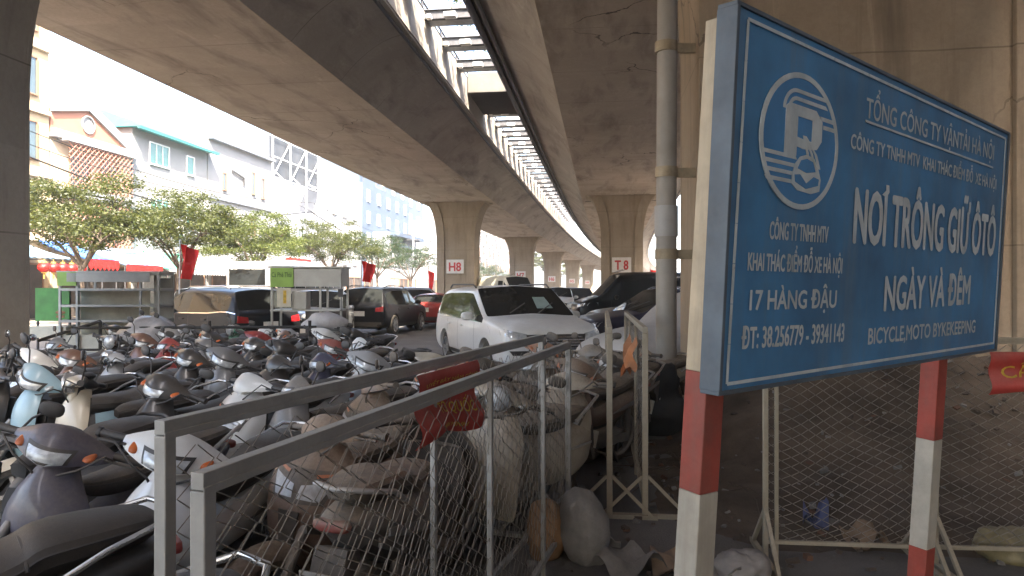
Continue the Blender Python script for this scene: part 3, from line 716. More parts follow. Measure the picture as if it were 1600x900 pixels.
def stations(kind):
    # x, half width, zbottom, zwide, zbelt, (window top) y, z, (roof rail) y, z, roof centre z; then the span type that follows
    if kind == 'suv':
        return [((2.36, .66, .38, .56, .72, .56, .78, .46, .80, .81), 'b'), ((2.28, .86, .26, .62, .86, .74, .93, .6, .96, .97), 'b'), ((1.9, .93, .22, .66, .95, .80, 1.02, .65, 1.05, 1.07), 'b'),
                ((1.2, .95, .22, .70, 1.01, .84, 1.08, .72, 1.12, 1.15), 'b'), ((1.05, .95, .22, .70, 1.02, .90, 1.08, .85, 1.11, 1.17), 'ws'), ((.22, .95, .22, .70, 1.04, .785, 1.54, .735, 1.65, 1.70), 'p'),
                ((.14, .95, .22, .70, 1.04, .77, 1.55, .68, 1.66, 1.70), 'g'), ((-.30, .95, .22, .70, 1.05, .77, 1.57, .68, 1.68, 1.72), 'p'), ((-.37, .95, .22, .70, 1.05, .77, 1.57, .68, 1.68, 1.72), 'g'),
                ((-1.10, .95, .22, .70, 1.06, .76, 1.56, .68, 1.67, 1.71), 'p'), ((-1.17, .95, .22, .70, 1.06, .76, 1.56, .68, 1.67, 1.71), 'g'), ((-1.72, .94, .22, .70, 1.10, .76, 1.50, .68, 1.65, 1.69), 'p'),
                ((-1.98, .93, .24, .70, 1.10, .77, 1.46, .71, 1.60, 1.66), 'rw'), ((-2.24, .91, .28, .70, 1.06, .84, 1.12, .79, 1.14, 1.17), 'b'), ((-2.30, .90, .30, .68, 1.02, .78, 1.06, .66, 1.08, 1.09), 'b'), ((-2.36, .80, .38, .62, .92, .70, .96, .56, .98, .99), 'b')], (1.42, -1.40), .355
    if kind == 'minivan':
        return [((2.60, .72, .34, .52, .74, .60, .82, .48, .84, .85), 'b'), ((2.54, .92, .24, .60, .90, .80, .96, .66, .99, 1.00), 'b'), ((2.2, .98, .20, .66, .98, .86, 1.05, .70, 1.08, 1.10), 'b'),
                ((1.5, 1.0, .20, .70, 1.04, .90, 1.12, .78, 1.16, 1.19), 'b'), ((1.40, 1.0, .20, .70, 1.05, .955, 1.11, .90, 1.14, 1.20), 'ws'), ((.42, 1.0, .20, .70, 1.06, .85, 1.58, .80, 1.70, 1.76), 'p'),
                ((.30, 1.0, .20, .70, 1.06, .845, 1.60, .79, 1.71, 1.77), 'g'), ((-.20, 1.0, .20, .70, 1.06, .83, 1.61, .74, 1.73, 1.78), 'p'), ((-.28, 1.0, .20, .70, 1.06, .83, 1.61, .74, 1.73, 1.78), 'g'),
                ((-1.38, 1.0, .20, .70, 1.06, .83, 1.60, .74, 1.72, 1.77), 'p'), ((-1.48, 1.0, .20, .70, 1.06, .83, 1.60, .74, 1.72, 1.77), 'g'), ((-2.12, .99, .20, .70, 1.10, .82, 1.56, .73, 1.70, 1.75), 'p'),
                ((-2.30, .98, .22, .70, 1.10, .82, 1.52, .70, 1.66, 1.71), 'rw'), ((-2.48, .96, .26, .70, 1.06, .84, 1.14, .74, 1.16, 1.18), 'b'), ((-2.54, .94, .28, .66, 1.00, .82, 1.05, .70, 1.07, 1.08), 'b'), ((-2.60, .82, .36, .60, .90, .70, .95, .56, .97, .98), 'b')], (1.58, -1.52), .36
    if kind == 'sedan':
        return [((2.36, .62, .34, .50, .64, .52, .70, .42, .72, .73), 'b'), ((2.28, .84, .24, .56, .76, .72, .82, .56, .84, .85), 'b'), ((1.9, .91, .20, .60, .84, .76, .90, .60, .93, .95), 'b'),
                ((1.05, .92, .20, .62, .90, .80, .97, .68, 1.0, 1.03), 'b'), ((.90, .92, .20, .62, .91, .86, .97, .81, .99, 1.05), 'ws'), ((.02, .92, .20, .62, .94, .72, 1.31, .67, 1.39, 1.44), 'p'),
                ((-.06, .92, .20, .62, .94, .70, 1.31, .60, 1.40, 1.44), 'g'), ((-.34, .92, .20, .62, .95, .70, 1.32, .60, 1.41, 1.45), 'p'), ((-.40, .92, .20, .62, .95, .70, 1.32, .60, 1.41, 1.45), 'g'),
                ((-1.10, .92, .20, .62, .97, .69, 1.28, .59, 1.37, 1.41), 'p'), ((-1.25, .92, .20, .62, .98, .70, 1.24, .60, 1.34, 1.38), 'rw'), ((-1.80, .91, .22, .62, .99, .78, 1.04, .66, 1.06, 1.08), 'b'),
                ((-2.22, .88, .26, .62, .98, .76, 1.03, .62, 1.05, 1.06), 'b'), ((-2.30, .86, .30, .60, .92, .74, .96, .6, .98, .99), 'b'), ((-2.36, .76, .36, .56, .84, .66, .88, .5, .9, .9), 'b')], (1.40, -1.36), .33
    if kind == 'van':
        return [((2.75, .70, .40, .60, .90, .58, .98, .46, 1.0, 1.01), 'b'), ((2.68, .90, .28, .66, 1.02, .78, 1.10, .62, 1.13, 1.14), 'b'), ((2.3, .97, .26, .72, 1.12, .84, 1.22, .70, 1.26, 1.28), 'b'),
                ((1.95, .98, .26, .76, 1.16, .88, 1.28, .80, 1.32, 1.36), 'ws'), ((1.15, .99, .26, .80, 1.22, .90, 1.92, .80, 2.14, 2.20), 'p'), ((1.06, .99, .26, .80, 1.22, .90, 1.94, .80, 2.18, 2.24), 'g'),
                ((.45, .99, .26, .80, 1.22, .90, 1.95, .80, 2.22, 2.28), 'b'), ((.35, .99, .26, .80, 1.22, .91, 1.95, .80, 2.22, 2.29), 'b'), ((-1.2, .99, .26, .80, 1.22, .91, 1.95, .80, 2.22, 2.29), 'b'),
                ((-2.55, .98, .28, .80, 1.22, .90, 1.93, .78, 2.18, 2.25), 'b'), ((-2.70, .95, .32, .78, 1.2, .88, 1.9, .74, 2.10, 2.14), 'b'), ((-2.75, .86, .4, .76, 1.15, .8, 1.8, .66, 1.98, 2.0), 'b')], (1.75, -1.65), .36
_cache = {}
def car_mesh(kind):
    if kind in _cache: return _cache[kind]
    st, axles, wr = stations(kind); b = MB(); rings = []
    for s, _ in st:
        x, hw, zb, zm, zl, y5, z5, y6, z6, z7 = s
        half = [(hw*.78, zb), (hw*.985, zb+.10), (hw, zm), (hw*.975, zl), (y5, z5), (y6, z6)]
        rings.append([Vector((x, 0, zb))]+[Vector((x, y, z)) for y, z in half]+[Vector((x, 0, z7))]+[Vector((x, -y, z)) for y, z in reversed(half)])
    n = 14; vs = [p for r in rings for p in r]; fs = []; mi = []
    for i in range(len(rings)-1):
        sp = st[i][1]
        for k in range(n):
            k2 = (k+1) % n; fs.append((i*n+k, i*n+k2, (i+1)*n+k2, (i+1)*n+k))
            seg = k if k < 7 else 13-k; m = 0
            if sp == 'g' and seg == 4: m = 1
            if sp == 'p' and seg == 4 and i > 4: m = 3
            if sp == 'ws' and seg == 6: m = 2
            if sp == 'ws' and seg == 4: m = 1
            if sp == 'rw' and seg == 6: m = 2
            mi.append(m)
    fs.append(tuple(range(n-1, -1, -1))); mi.append(0); fs.append(tuple((len(rings)-1)*n+k for k in range(n))); mi.append(0)
    b.v = vs; b.f = [list(f) for f in fs]; b.m = mi
    me = b.mesh('c', [M['black'], M['car_glass'], M['car_glass'], M['trim'], M['arch']])
    for e in me.edges: pass
    o = bpy.data.objects.new('c', me); COL.objects.link(o)
    # creases along the glass borders keep the windows crisp
    cl = me.attributes.new('crease_edge', 'FLOAT', 'EDGE'); cv = me.attributes.new('crease_vert', 'FLOAT', 'POINT'); em = {}
    for p in me.polygons:
        for ek in p.edge_keys: em.setdefault(ek, set()).add(me.polygons[p.index].material_index)
    for e in me.edges:
        s = em.get(tuple(sorted(e.vertices)), set())
        if len(s) > 1:
            cl.data[e.index].value = .85
            for v_ in e.vertices: cv.data[v_].value = .55
    md = o.modifiers.new('s', 'SUBSURF'); md.levels = md.render_levels = 3; md.boundary_smooth = 'ALL'
    c = MB()
    for ax in axles:
        for sg in (-1, 1):
            c.lathe([(.001, 0), (wr+.06, 0), (wr+.06, .5), (.001, .5)], (ax, sg*.86-.25, wr+.0), 'Y', 28)
    cm = c.mesh('cut', [M['black'], M['black'], M['black'], M['black'], M['arch']]); cm.polygons.foreach_set('material_index', [4]*len(cm.polygons))
    co = bpy.data.objects.new('cut', cm); COL.objects.link(co)
    bo = o.modifiers.new('b', 'BOOLEAN'); bo.object = co; bo.operation = 'DIFFERENCE'; bo.solver = 'EXACT'
    dg = bpy.context.evaluated_depsgraph_get(); ev = o.evaluated_get(dg).to_mesh()
    full = bmesh.new(); full.from_mesh(ev); full.faces.ensure_lookup_table()
    bvh = BVHTree.FromBMesh(full)
    res = {}
    for nm, ids, sd_ in (('body', (0, 4), 0), ('glass', (1, 3), 1), ('glass_b', (1, 3), -1), ('wind', (2,), 0)):
        q = full.copy(); bmesh.ops.delete(q, geom=[f for f in q.faces if f.material_index not in ids or f.calc_center_median().y*sd_ < 0], context='FACES')
        for f in q.faces: f.material_index = 0 if f.material_index in (0, 1, 2) else 1
        m_ = bpy.data.meshes.new('car_'+nm); q.to_mesh(m_); q.free(); m_.materials.clear()
        m_.shade_smooth(); m_.set_sharp_from_angle(angle=R(38)); res[nm] = m_
    # front and rear glass apart
    for nm, sign in (('windshield', 1), ('rear_window', -1)):
        q = bmesh.new(); q.from_mesh(res['wind']); bmesh.ops.delete(q, geom=[f for f in q.faces if f.calc_center_median().x*sign < 0], context='FACES')
        m_ = bpy.data.meshes.new('car_'+nm); q.to_mesh(m_); q.free(); m_.shade_smooth(); res[nm] = m_
    full.free(); bpy.data.objects.remove(o); bpy.data.objects.remove(co)
    _cache[kind] = (res, bvh, axles, wr, st); return _cache[kind]
def conform(mb, bvh, corners, d, nu=8, nv=4, eps=.006, mi=0, far=3.):
    """patch lying on the body: bilinear quad of corners thrown along d onto the surface"""
    d = Vector(d); c = [Vector(p) for p in corners]; rows = []
    for j in range(nv+1):
        row = []
        for i in range(nu+1):
            u, v = i/nu, j/nv
            p = c[0].lerp(c[1], u).lerp(c[3].lerp(c[2], u), v)
            h = bvh.ray_cast(p-d*far, d, far*2)
            if h[0] is None: h = bvh.find_nearest(p)
            row.append(h[0]-d*eps)
        rows.append(row)
    mb.loft(rows, mi, cap=False, closed=False)
def wheel_meshes(r, w, spokes=5):
    key = ('w', r, w, spokes)
    if key in _cache: return _cache[key]
    a = MB(); a.lathe([(r*.66, -w/2), (r*.93, -w/2), (r, -w*.36), (r, w*.36), (r*.93, w/2), (r*.66, w/2), (r*.62, 0), (r*.66, -w/2)], ax='Y', n=28)
    b = MB(); b.lathe([(r*.66, w/2+.004), (r*.61, w/2+.002), (r*.58, 0), (r*.58, -w*.4)], ax='Y', n=28)
    b.lathe([(.001, w*.42), (r*.12, w*.42), (r*.15, w*.2), (.001, w*.2)], ax='Y', n=14)
    for k in range(spokes):
        t = 2*math.pi*k/spokes
        for dt in (-.16, .16):
            b.bar((math.cos(t)*r*.1, w*.36, math.sin(t)*r*.1), (math.cos(t+dt)*r*.6, w*.40, math.sin(t+dt)*r*.6), .028, .03, up=(0, 1, 0))
    b.lathe([(.001, -.01), (r*.58, -.01)], ax='Y', n=20, mi=1)
    _cache[key] = (a.mesh('tyre', M['tyre']), b.mesh('rim', [M['alloy'], M['arch']])); return _cache[key]
def car(name, label, cat, kind, paint, x, y, hx, hy, scale=(1, 1, 1), detail='front', grille='mesh', rails=False, group=None, plate=True):
    res, bvh, axles, wr, st = car_mesh(kind)
    ang = math.atan2(hy, hx); t = thing(name, label, cat, (x, y, 0), ang, group); t.scale = scale
    def part(nm, me, mats, par=t):
        me = me.copy(); me.materials.clear()
        for m in mats: me.materials.append(m)
        return obj(nm, me, None, par)
    body = part('body', res['body'], [CP[paint], M['arch']])
    for gk in ('glass', 'glass_b'): part('side_window', res[gk], [M['car_glass'], M['trim']])
    part('windshield', res['windshield'], [M['car_glass']])
    if len(res['rear_window'].polygons): part('rear_window', res['rear_window'], [M['car_glass']])
    ty, ri = wheel_meshes(wr, .225)
    for ax in axles:
        for sg in (-1, 1):
            q = obj('wheel', ty, None, t); q.location = (ax, sg*.835, wr); q.rotation_euler.z = 0 if sg > 0 else math.pi
            z = obj('rim', ri, None, q)
    X0, X1 = st[0][0][0], st[-1][0][0]; zl = st[1][0][4]; hw = st[2][0][1]; belt = st[6][0][4]
    F, B = (-1, 0, 0), (1, 0, 0)
    zg0, zg1 = zl-.30, zl-.02
    for sg in (-1, 1):
        b = MB(); conform(b, bvh, [(X0, sg*hw*.56, zl-.13), (X0, sg*hw*.99, zl-.02), (X0, sg*hw*.98, zl+.09), (X0, sg*hw*.54, zl-.01)], F, 10, 3, .006, 0)
        h = obj('headlight', b, M['lens'], t)
        b = MB(); conform(b, bvh, [(X0, sg*hw*.50, zl-.30), (X0, sg*hw*.86, zl-.30), (X0, sg*hw*.80, zl-.38), (X0, sg*hw*.55, zl-.38)], F, 5, 2, .006); obj('fog_light', b, M['trim'], t)
        zb = zl+.0 if kind != 'van' else zl
        b = MB(); conform(b, bvh, [(X1, sg*hw*.62, zb-.02), (X1, sg*hw*.985, zb+.0), (X1, sg*hw*.95, zb+.17), (X1, sg*hw*.64, zb+.12)], B, 6, 4, .006); obj('tail_light', b, M['red_lens'], t)
        m_ = MB(); xm = st[5][0][0]+.42 if kind != 'van' else 1.35
        m_.ell((xm, sg*(hw+.13), belt+.09), (.075, .125, .085), 12, 8, p=2.6); m_.bar((xm, sg*(hw-.06), belt+.02), (xm, sg*(hw+.06), belt+.05), .07, .05); obj('mirror', m_, CP[paint], t)
        d = MB()
        for xs in (-.05, -1.05):
            h = bvh.ray_cast(Vector((xs, sg*2, belt-.13)), Vector((0, -sg, 0)))
            if h[0] is not None: d.bar((xs+.1, h[0].y+sg*.02, belt-.13), (xs-.1, h[0].y+sg*.02, belt-.13), .03, .035)
        obj('door_handle', d, CP[paint], t, bevel=.008)
        sm = MB()
        for xs in (st[5][0][0]+.45, -.34, -1.22):
            for xo in (0,):
                conform(sm, bvh, [(xs-.006, sg*2, .34), (xs+.006, sg*2, .34), (xs+.006, sg*2, belt-.03), (xs-.006, sg*2, belt-.03)], (0, -sg, 0), 1, 10, .003)
        obj('door_seam', sm, M['trim'], t)
        ss = MB(); conform(ss, bvh, [(axles[0]-.42, sg*2, .26), (axles[1]+.42, sg*2, .26), (axles[1]+.42, sg*2, .40), (axles[0]-.42, sg*2, .40)], (0, -sg, 0), 10, 2, .008); obj('sill_trim', ss, M['trim'], t)
        if rails:
            r = MB(); r.tube([(st[6][0][0], sg*st[6][0][7]*.98, st[6][0][8]+.0), (st[6][0][0]-.15, sg*st[6][0][7], st[6][0][8]+.06), (-1.5, sg*st[6][0][7], st[8][0][8]+.05), (-1.75, sg*st[6][0][7]*.98, st[8][0][8]-.02)], .018, 8); obj('roof_rail', r, M['chrome'] if rails == 'chrome' else M['trim'], t)
        if rails == 'chrome':
            r = MB(); pts = []
            for i in range(4, len(st)-2):
                s = st[i][0]; pts.append((s[0], s[4]+.012))
            for (xa, za), (xb, zb_) in zip(pts, pts[1:]): conform(r, bvh, [(xa, sg*2, za-.012), (xb, sg*2, zb_-.012), (xb, sg*2, zb_+.012), (xa, sg*2, za+.012)], (0, -sg, 0), 3, 1, .006)
            obj('chrome_strip', r, M['chrome'], t)
    b = MB(); conform(b, bvh, [(X0, -hw*.52, zg0), (X0, hw*.52, zg0), (X0, hw*.56, zg1), (X0, -hw*.56, zg1)], F, 12, 4, .008, 0)
    if grille == 'mesh':
        for j in range(5):
            for i in range(13):
                y = -hw*.50+hw*1.0*(i+(.5 if j % 2 else 0))/13; z = zg0+.02+(zg1-zg0-.03)*j/5
                conform(b, bvh, [(X0, y, z), (X0, y+.07, z), (X0, y+.07, z+.022), (X0, y, z+.022)], F, 1, 1, .016, 1)
    else:
        for j in range(3): z = zg0+.04+j*.09; conform(b, bvh, [(X0, -hw*.5, z), (X0, hw*.5, z), (X0, hw*.5, z+.018), (X0, -hw*.5, z+.018)], F, 8, 1, .016, 1)
    obj('grille', b, [M['trim'], M['chrome']], t)
    b = MB(); conform(b, bvh, [(X0, -hw*.7, .28), (X0, hw*.7, .28), (X0, hw*.6, .40), (X0, -hw*.6, .40)], F, 10, 2, .008); obj('bumper_trim', b, M['trim'], t); b = MB(); conform(b, bvh, [(X1, -hw*.85, .34), (X1, hw*.85, .34), (X1, hw*.85, .50), (X1, -hw*.85, .50)], B, 10, 2, .008); obj('bumper_trim', b, M['trim'], t)
    if plate:
        for xx, d, zz in ((X0, F, .47), (X1, B, .78)):
            h = bvh.ray_cast(Vector((xx, 0, zz))-Vector(d)*2, Vector(d)); b = MB()
            b.box((h[0].x-d[0]*.012, 0, zz), (.012, .40, .17)); obj('number_plate', b, M['plate'], t)
    w = MB()
    ws, we = st[4][0], st[5][0]
    for yy in (.12, -.45): w.bar((ws[0]+.03, yy, ws[9]+.02), (ws[0]-.32, yy+.42, ws[9]+.02+.32*(we[9]-ws[9])/(ws[0]-we[0])), .016, .016)
    obj('wiper', w, M['trim'], t)
    return t
van = car('minivan', 'white minivan with dark windshield and chequered chrome grille behind the parked motorbikes', 'minivan', 'minivan', 'white', -.08, 14.55, .326, -.945, rails=True, scale=(1, 1, .97))
b = MB(); res, bvh, *_ = car_mesh('minivan')
conform(b, bvh, [(3, .18, 1.30), (3, .52, 1.30), (3, .48, 1.52), (3, .22, 1.52)], (-1, 0, 0), 4, 4, .004); obj('windshield_paper', b, mat('pale_paper', (.30, .38, .34), .6), van)
car('crossover', 'glossy black crossover with chrome window line behind the shelf cart', 'car', 'suv', 'black', -7.7, 18.3, -.80, .60, rails='chrome', scale=(1.02, 1, .98))
car('suv', 'black sport utility car seen from behind with white plate and red tail lights', 'car', 'suv', 'black', -4.72, 26.2, .20, .98, rails=True)
car('silver_car', 'pale silver car with big black grille behind the coffee stall', 'car', 'suv', 'silver', -6.05, 21.9, .12, -.99, scale=(1, 1, .93))
car('red_hatchback', 'dark red car between the black sport utility car and the white minivan', 'car', 'sedan', 'red', -3.25, 30.5, .12, .99)
car('grey_car', 'pale car with long roof between the black car and pillar H8', 'car', 'suv', 'silver', -5.0, 36.5, .6, .8)
car('navy_car', 'dark navy car with curved bright roofline beside the covered car', 'car', 'suv', 'navy', 3.7, 16.9, -.95, -.30, rails='chrome', scale=(1, 1, .97))
car('black_car', 'black car standing between the navy car and the black van', 'car', 'suv', 'grey', 4.6, 21.0, -.97, -.22, rails='chrome', scale=(1, 1, .98))
car('cargo_van', 'tall black cargo van in front of pillar T8', 'van', 'van', 'black', 5.1, 27.2, -1, -.10)
car('white_suv', 'white sport utility car facing the camera under the left deck', 'car', 'suv', 'white', 2.6, 40.5, -.05, -1, grille='bars')
car('white_car', 'small white car farther back, left of the facing white car', 'car', 'sedan', 'white', 2.0, 57, -.1, -1)
car('minibus', 'cream minibus with dark windows parked right of pillar H8', 'minibus', 'van', 'cream', -.3, 44.0, .5, -.86, scale=(1, 1, 1.08))
for i, (x, y, hx, hy, k, p, lab) in enumerate(((5.2, 66, -.9, -.3, 'suv', 'black', 'distant black car beyond the cargo van'), (8.2, 33.0, -.9, -.25, 'sedan', 'silver', 'silver saloon just behind the cargo van tail'),
        (-9.5, 33, .3, .95, 'sedan', 'black', 'dark saloon in the lot beneath the street flag'), (-12, 29, .1, 1, 'suv', 'white', 'white car along the kerb before the green awning'),
        (4.0, 84, 0, -1, 'sedan', 'red', 'distant reddish car between the far pillars'), (7.5, 100, 0, -1, 'suv', 'grey', 'distant grey car at the far end of the lot'), (-6.5, 50, .5, .86, 'suv', 'grey', 'grey car in front of pillar H8'))):
    car('parked_car', lab, 'car', k, p, x, y, hx, hy, detail='', grille='bars')
# white bus on the street
t = thing('bus', 'long white bus with dark windows behind the coffee stall', 'bus', V(-17.6, 38.5), math.pi/2-VA)
b = MB(); rings = []
for x, q, zt in ((-5.2, .86, 2.85), (-5.05, 1, 3.0), (4.6, 1, 3.0), (5.1, .97, 2.9), (5.25, .9, 2.6)):
    rings.append(sring((x, 0, (zt+.4)/2), (0, 1, 0), (0, 0, 1), 1.22*q, (zt-.4)/2, 24, 7))
b.loft(rings); obj('body', b, CP['white'], t, ang=50)
for k in range(7):
    for sg in (-1, 1):
        b = MB(); b.box((-4.4+k*1.36, sg*1.225, 2.05), (1.26, .03, .85)); obj('side_window', b, M['car_glass'], t, bevel=.01)
b = MB(); b.box((5.24, 0, 2.0), (.04, 2.0, 1.0)); obj('windshield', b, M['car_glass'], t)
b = MB(); b.box((-5.2, 0, 2.2), (.08, 1.9, .8)); obj('rear_window', b, M['car_glass'], t)
for x in (3.2, -3.0):
    for sg in (-1, 1):
        q = obj('wheel', wheel_meshes(.48, .28)[0], None, t); q.location = (x, sg*1.1, .48); q.rotation_euler.z = 0 if sg > 0 else math.pi; obj('rim', wheel_meshes(.48, .28)[1], None, q)
b = MB(); b.box((0, 0, 3.06), (3, 1.4, .2)); obj('roof_unit', b, CP['white'], t, bevel=.06)

# covered car: cloth over a car shape
M['cover'] = mat('silver_grey_cover', (.42, .41, .40), .55, .15, var=.12, scale=1.6, dust=.4, dustcol=(.33, .29, .24), bump=.3, bscale=5)
t = thing('covered_car', 'car under a pale grey dust cover beside the near pillar', 'covered car', (3.32, 12.15, 0), math.atan2(-.60, -.80))
prof = cr([(2.42, .58, .60), (2.3, .82, .88), (1.6, .93, 1.00), (1.0, .97, 1.12), (.3, .98, 1.55), (-.4, .98, 1.66), (-1.4, .98, 1.60), (-2.0, .95, 1.30), (-2.35, .86, 1.02), (-2.45, .6, .7)], 5)
b = MB(); rings = []
for x, hw, zt in prof:
    ring = []
    for k in range(41):
        a = math.pi*k/40; c, s = math.cos(a), math.sin(a)
        y = hw*math.copysign(abs(c)**.55, c); z = .12+(zt-.12)*abs(s)**.62
        fl = noise.noise(Vector((x*1.6, y*2, z*1.2)))*.045+noise.noise(Vector((x*5, k*.5, 3)))*.018*(1.3-z)
        if k in (0, 40): z = .05; y *= 1.03
        ring.append(Vector((x, y*(1+fl), z+fl*.6)))
    rings.append(ring)
b.loft(rings, closed=False, cap=True); obj('cover', b, M['cover'], t, ang=70)
for sg in (-1, 1):
    for x in (1.45, -1.4):
        b = MB(); b.lathe([(.001, -.11), (.31, -.11), (.33, -.06), (.33, .06), (.31, .11), (.001, .11)], (x, sg*.78, .33), 'Y', 22); obj('wheel', b, M['tyre'], t)
# ------------------------------------------------------------------ motorbikes and scooters
CAKE = (.25, .195, .14)
LEV = ('worn', 'dusty', 'caked')
LV = {'worn': .27, 'dusty': .7, 'caked': 1.25}
PAINT = dict(white=(.66, .67, .66), black=(.02, .021, .024), silver=(.34, .35, .36), red=(.26, .02, .02), blue=(.05, .09, .20), sky=(.30, .46, .54), grey=(.13, .135, .14), beige=(.50, .44, .34), green=(.05, .26, .17), brown=(.13, .06, .04), navy=(.03, .035, .08), purple=(.06, .045, .09), orange=(.45, .13, .04))
BM = {}
def bm_(role, lev):
    k = (role, lev)
    if k in BM: return BM[k]
    d = LV[lev]
    if role in PAINT: m = mat(f'{role}_bike_paint_{lev}', PAINT[role], .32, var=.06, dust=d*.85, coat=.35, scale=3, dustcol=CAKE if lev == 'caked' else DUST)
    else:
        base = dict(seat=((.022, .02, .019), .55, 0.), plastic=((.028, .028, .03), .55, 0.), metal=((.28, .28, .28), .4, .7), chrome=((.6, .6, .6), .2, .9), tyre=((.02, .02, .02), .85, 0.), engine=((.12, .12, .12), .6, .4),
                    lens=((.50, .53, .55), .10, .2), red=((.30, .012, .012), .2, 0.), amber=((.55, .12, .02), .25, 0.), glass=((.45, .5, .55), .05, .9), plate=((.60, .60, .57), .5, 0.), foot=((.05, .05, .05), .8, 0.))[role]
        m = mat(f'bike_{role}_{lev}', base[0], base[1], base[2], var=.25 if role != 'lens' else .3, scale=5 if role != 'lens' else 22, dust=d*(.55 if role in ('lens', 'glass', 'plastic', 'red', 'amber') else .8), bump=.15 if role == 'seat' else 0, bscale=120, dustcol=CAKE if lev == 'caked' else DUST)
    BM[k] = m; return m
PRF = [(1.0, -.34), (.80, .18), (.34, .66), (-.44, 1.0), (-.74, .80), (-.70, -.18), (-.34, -.82), (.46, -.86)]
BDY = [(1, .38), (.93, .58), (.66, .95), (0, 1.04), (-.66, .95), (-.93, .58), (-1, .38), (-.94, -.05), (-.80, -.62), (-.5, -1), (.5, -1), (.80, -.62), (.94, -.05)]
SEAT = [(1, -.3), (.99, .34), (.86, .74), (.5, .96), (0, 1), (-.5, .96), (-.86, .74), (-.99, .34), (-1, -.3), (-.8, -1), (.8, -1)]
def pring(prof, c, u, v, ru, rv): c, u, v = Vector(c), Vector(u), Vector(v); return [c+u*(a*ru)+v*(b*rv) for a, b in prof]
def bow(z, xf, xb, hw, n=9, p=2.3):
    """horizontal ring of a leg shield: bowed front, flat hollow back"""
    f = [Vector((xb+(xf-xb)*q, hw*t, z)) for t, q in ((-1, 0), (-.93, .34), (-.72, .66), (-.40, .88), (-.10, 1), (.10, 1), (.40, .88), (.72, .66), (.93, .34), (1, 0))]
    bk = [Vector((xb+.25*(xf-xb)*(1-t*t)-.012, hw*.94*t, z)) for t in [(1-2*i/(n-1)) for i in range(n)]]
    return f+bk
def bike_template(kind):
    """list of (name, mesh, roles, parent name, steers)"""
    P = []
    def add(name, mb, roles, par=None, steer=False, ang=45, pick=None):
        me = mb.mesh(kind+'_'+name, [M['black']]*len(roles), ang)
        if pick:                                   # the dark moulding of a two-tone part
            for p in me.polygons: p.material_index = 1 if pick(p.center, p.normal) else 0
        P.append((name, me, roles, par, steer))
    step = kind == 'step'            # step-through motorbike with tall thin wheels
    r = {'wide': .235, 'slim': .275, 'step': .285, 'retro': .225}[kind]; tw = {'wide': .105, 'slim': .10, 'step': .085, 'retro': .11}[kind]
    xf, xr = (.62, -.60) if not step else (.64, -.60)
    for nm, x, st in (('front_wheel', xf, True), ('rear_wheel', xr, False)):
        a = MB(); prof = [(r*.74, -tw*.5), (r*.90, -tw*.52), (r*.985, -tw*.3), (r, 0), (r*.985, tw*.3), (r*.90, tw*.52), (r*.74, tw*.5)]
        a.lathe(prof, (x, 0, r), 'Y', 26)
        add(nm, a, ['tyre'], None, st)
        a = MB(); a.lathe([(r*.75, -tw*.45), (r*.68, -tw*.25), (r*.68, tw*.25), (r*.75, tw*.45)], (x, 0, r), 'Y', 22); a.lathe([(.001, -.06), (.05, -.06), (.05, .06), (.001, .06)], (x, 0, r), 'Y', 12)
        for k in range(5 if not step else 12):
            t = 2*math.pi*k/(5 if not step else 12)
            a.bar((x, 0, r), (x+math.cos(t)*r*.69, 0, r+math.sin(t)*r*.69), .03 if not step else .009, .03 if not step else .009, up=(0, 1, 0))
        a.lathe([(.03, -.045), (r*.45, -.045), (r*.45, -.038), (.03, -.038)], (x, 0, r), 'Y', 18)
        add('rim', a, ['metal'], nm, st)
    # fender over the front wheel
    a = MB(); rings = []
    for i in range(13):
        t = R(-5+i*(165-(-5))/12) if not step else R(-20+i*190/12); q = r+.035; c, s = math.cos(t), math.sin(t)
        o = Vector((xf, 0, r)); hwd = .07*(.75+.25*math.sin(max(0, t)))
        rings.append([o+Vector((c*(q+dz), y, s*(q+dz))) for y, dz in ((-hwd, -.055), (-hwd*.95, -.01), (-hwd*.5, .018), (0, .026), (hwd*.5, .018), (hwd*.95, -.01), (hwd, -.055), (hwd*.85, -.055), (hwd*.5, .004), (0, .012), (-hwd*.5, .004), (-hwd*.85, -.055))])
    a.loft(rings); add('front_fender', a, ['paint'], None, True)
    a = MB()
    for sg in (-1, 1): a.tube([(xf, sg*.075, r), (xf-.10, sg*.075, r+.20), (.38, sg*.06, .66)], [.024, .026, .022], 10)
    add('fork', a, ['metal'], None, True)
    # leg shield and front panel
    if kind == 'wide': lv = [(.24, .33, .27, .11), (.34, .40, .27, .16), (.46, .47, .28, .20), (.60, .50, .28, .23), (.74, .465, .27, .235), (.85, .40, .24, .20), (.93, .33, .21, .13), (.975, .29, .20, .07)]
    elif kind == 'slim': lv = [(.25, .32, .27, .15), (.36, .37, .27, .185), (.5, .41, .28, .205), (.64, .425, .28, .21), (.78, .41, .265, .205), (.88, .37, .24, .17), (.95, .32, .21, .10), (.985, .29, .20, .065)]
    elif kind == 'retro': lv = [(.22, .31, .27, .20), (.30, .35, .28, .225), (.45, .39, .29, .235), (.62, .40, .28, .235), (.76, .385, .26, .22), (.86, .355, .235, .17), (.93, .32, .21, .10), (.98, .29, .20, .055)]
    else: lv = [(.42, .33, .24, .10), (.50, .37, .25, .20), (.60, .42, .25, .235), (.70, .42, .24, .225), (.80, .40, .235, .17), (.88, .36, .22, .11), (.95, .31, .20, .07)]
    a = MB(); a.loft([bow(*q) for q in cr(lv, 3)]); add('leg_shield', a, ['paint', 'plastic'], None, pick=lambda c, n: n.x < -.35)
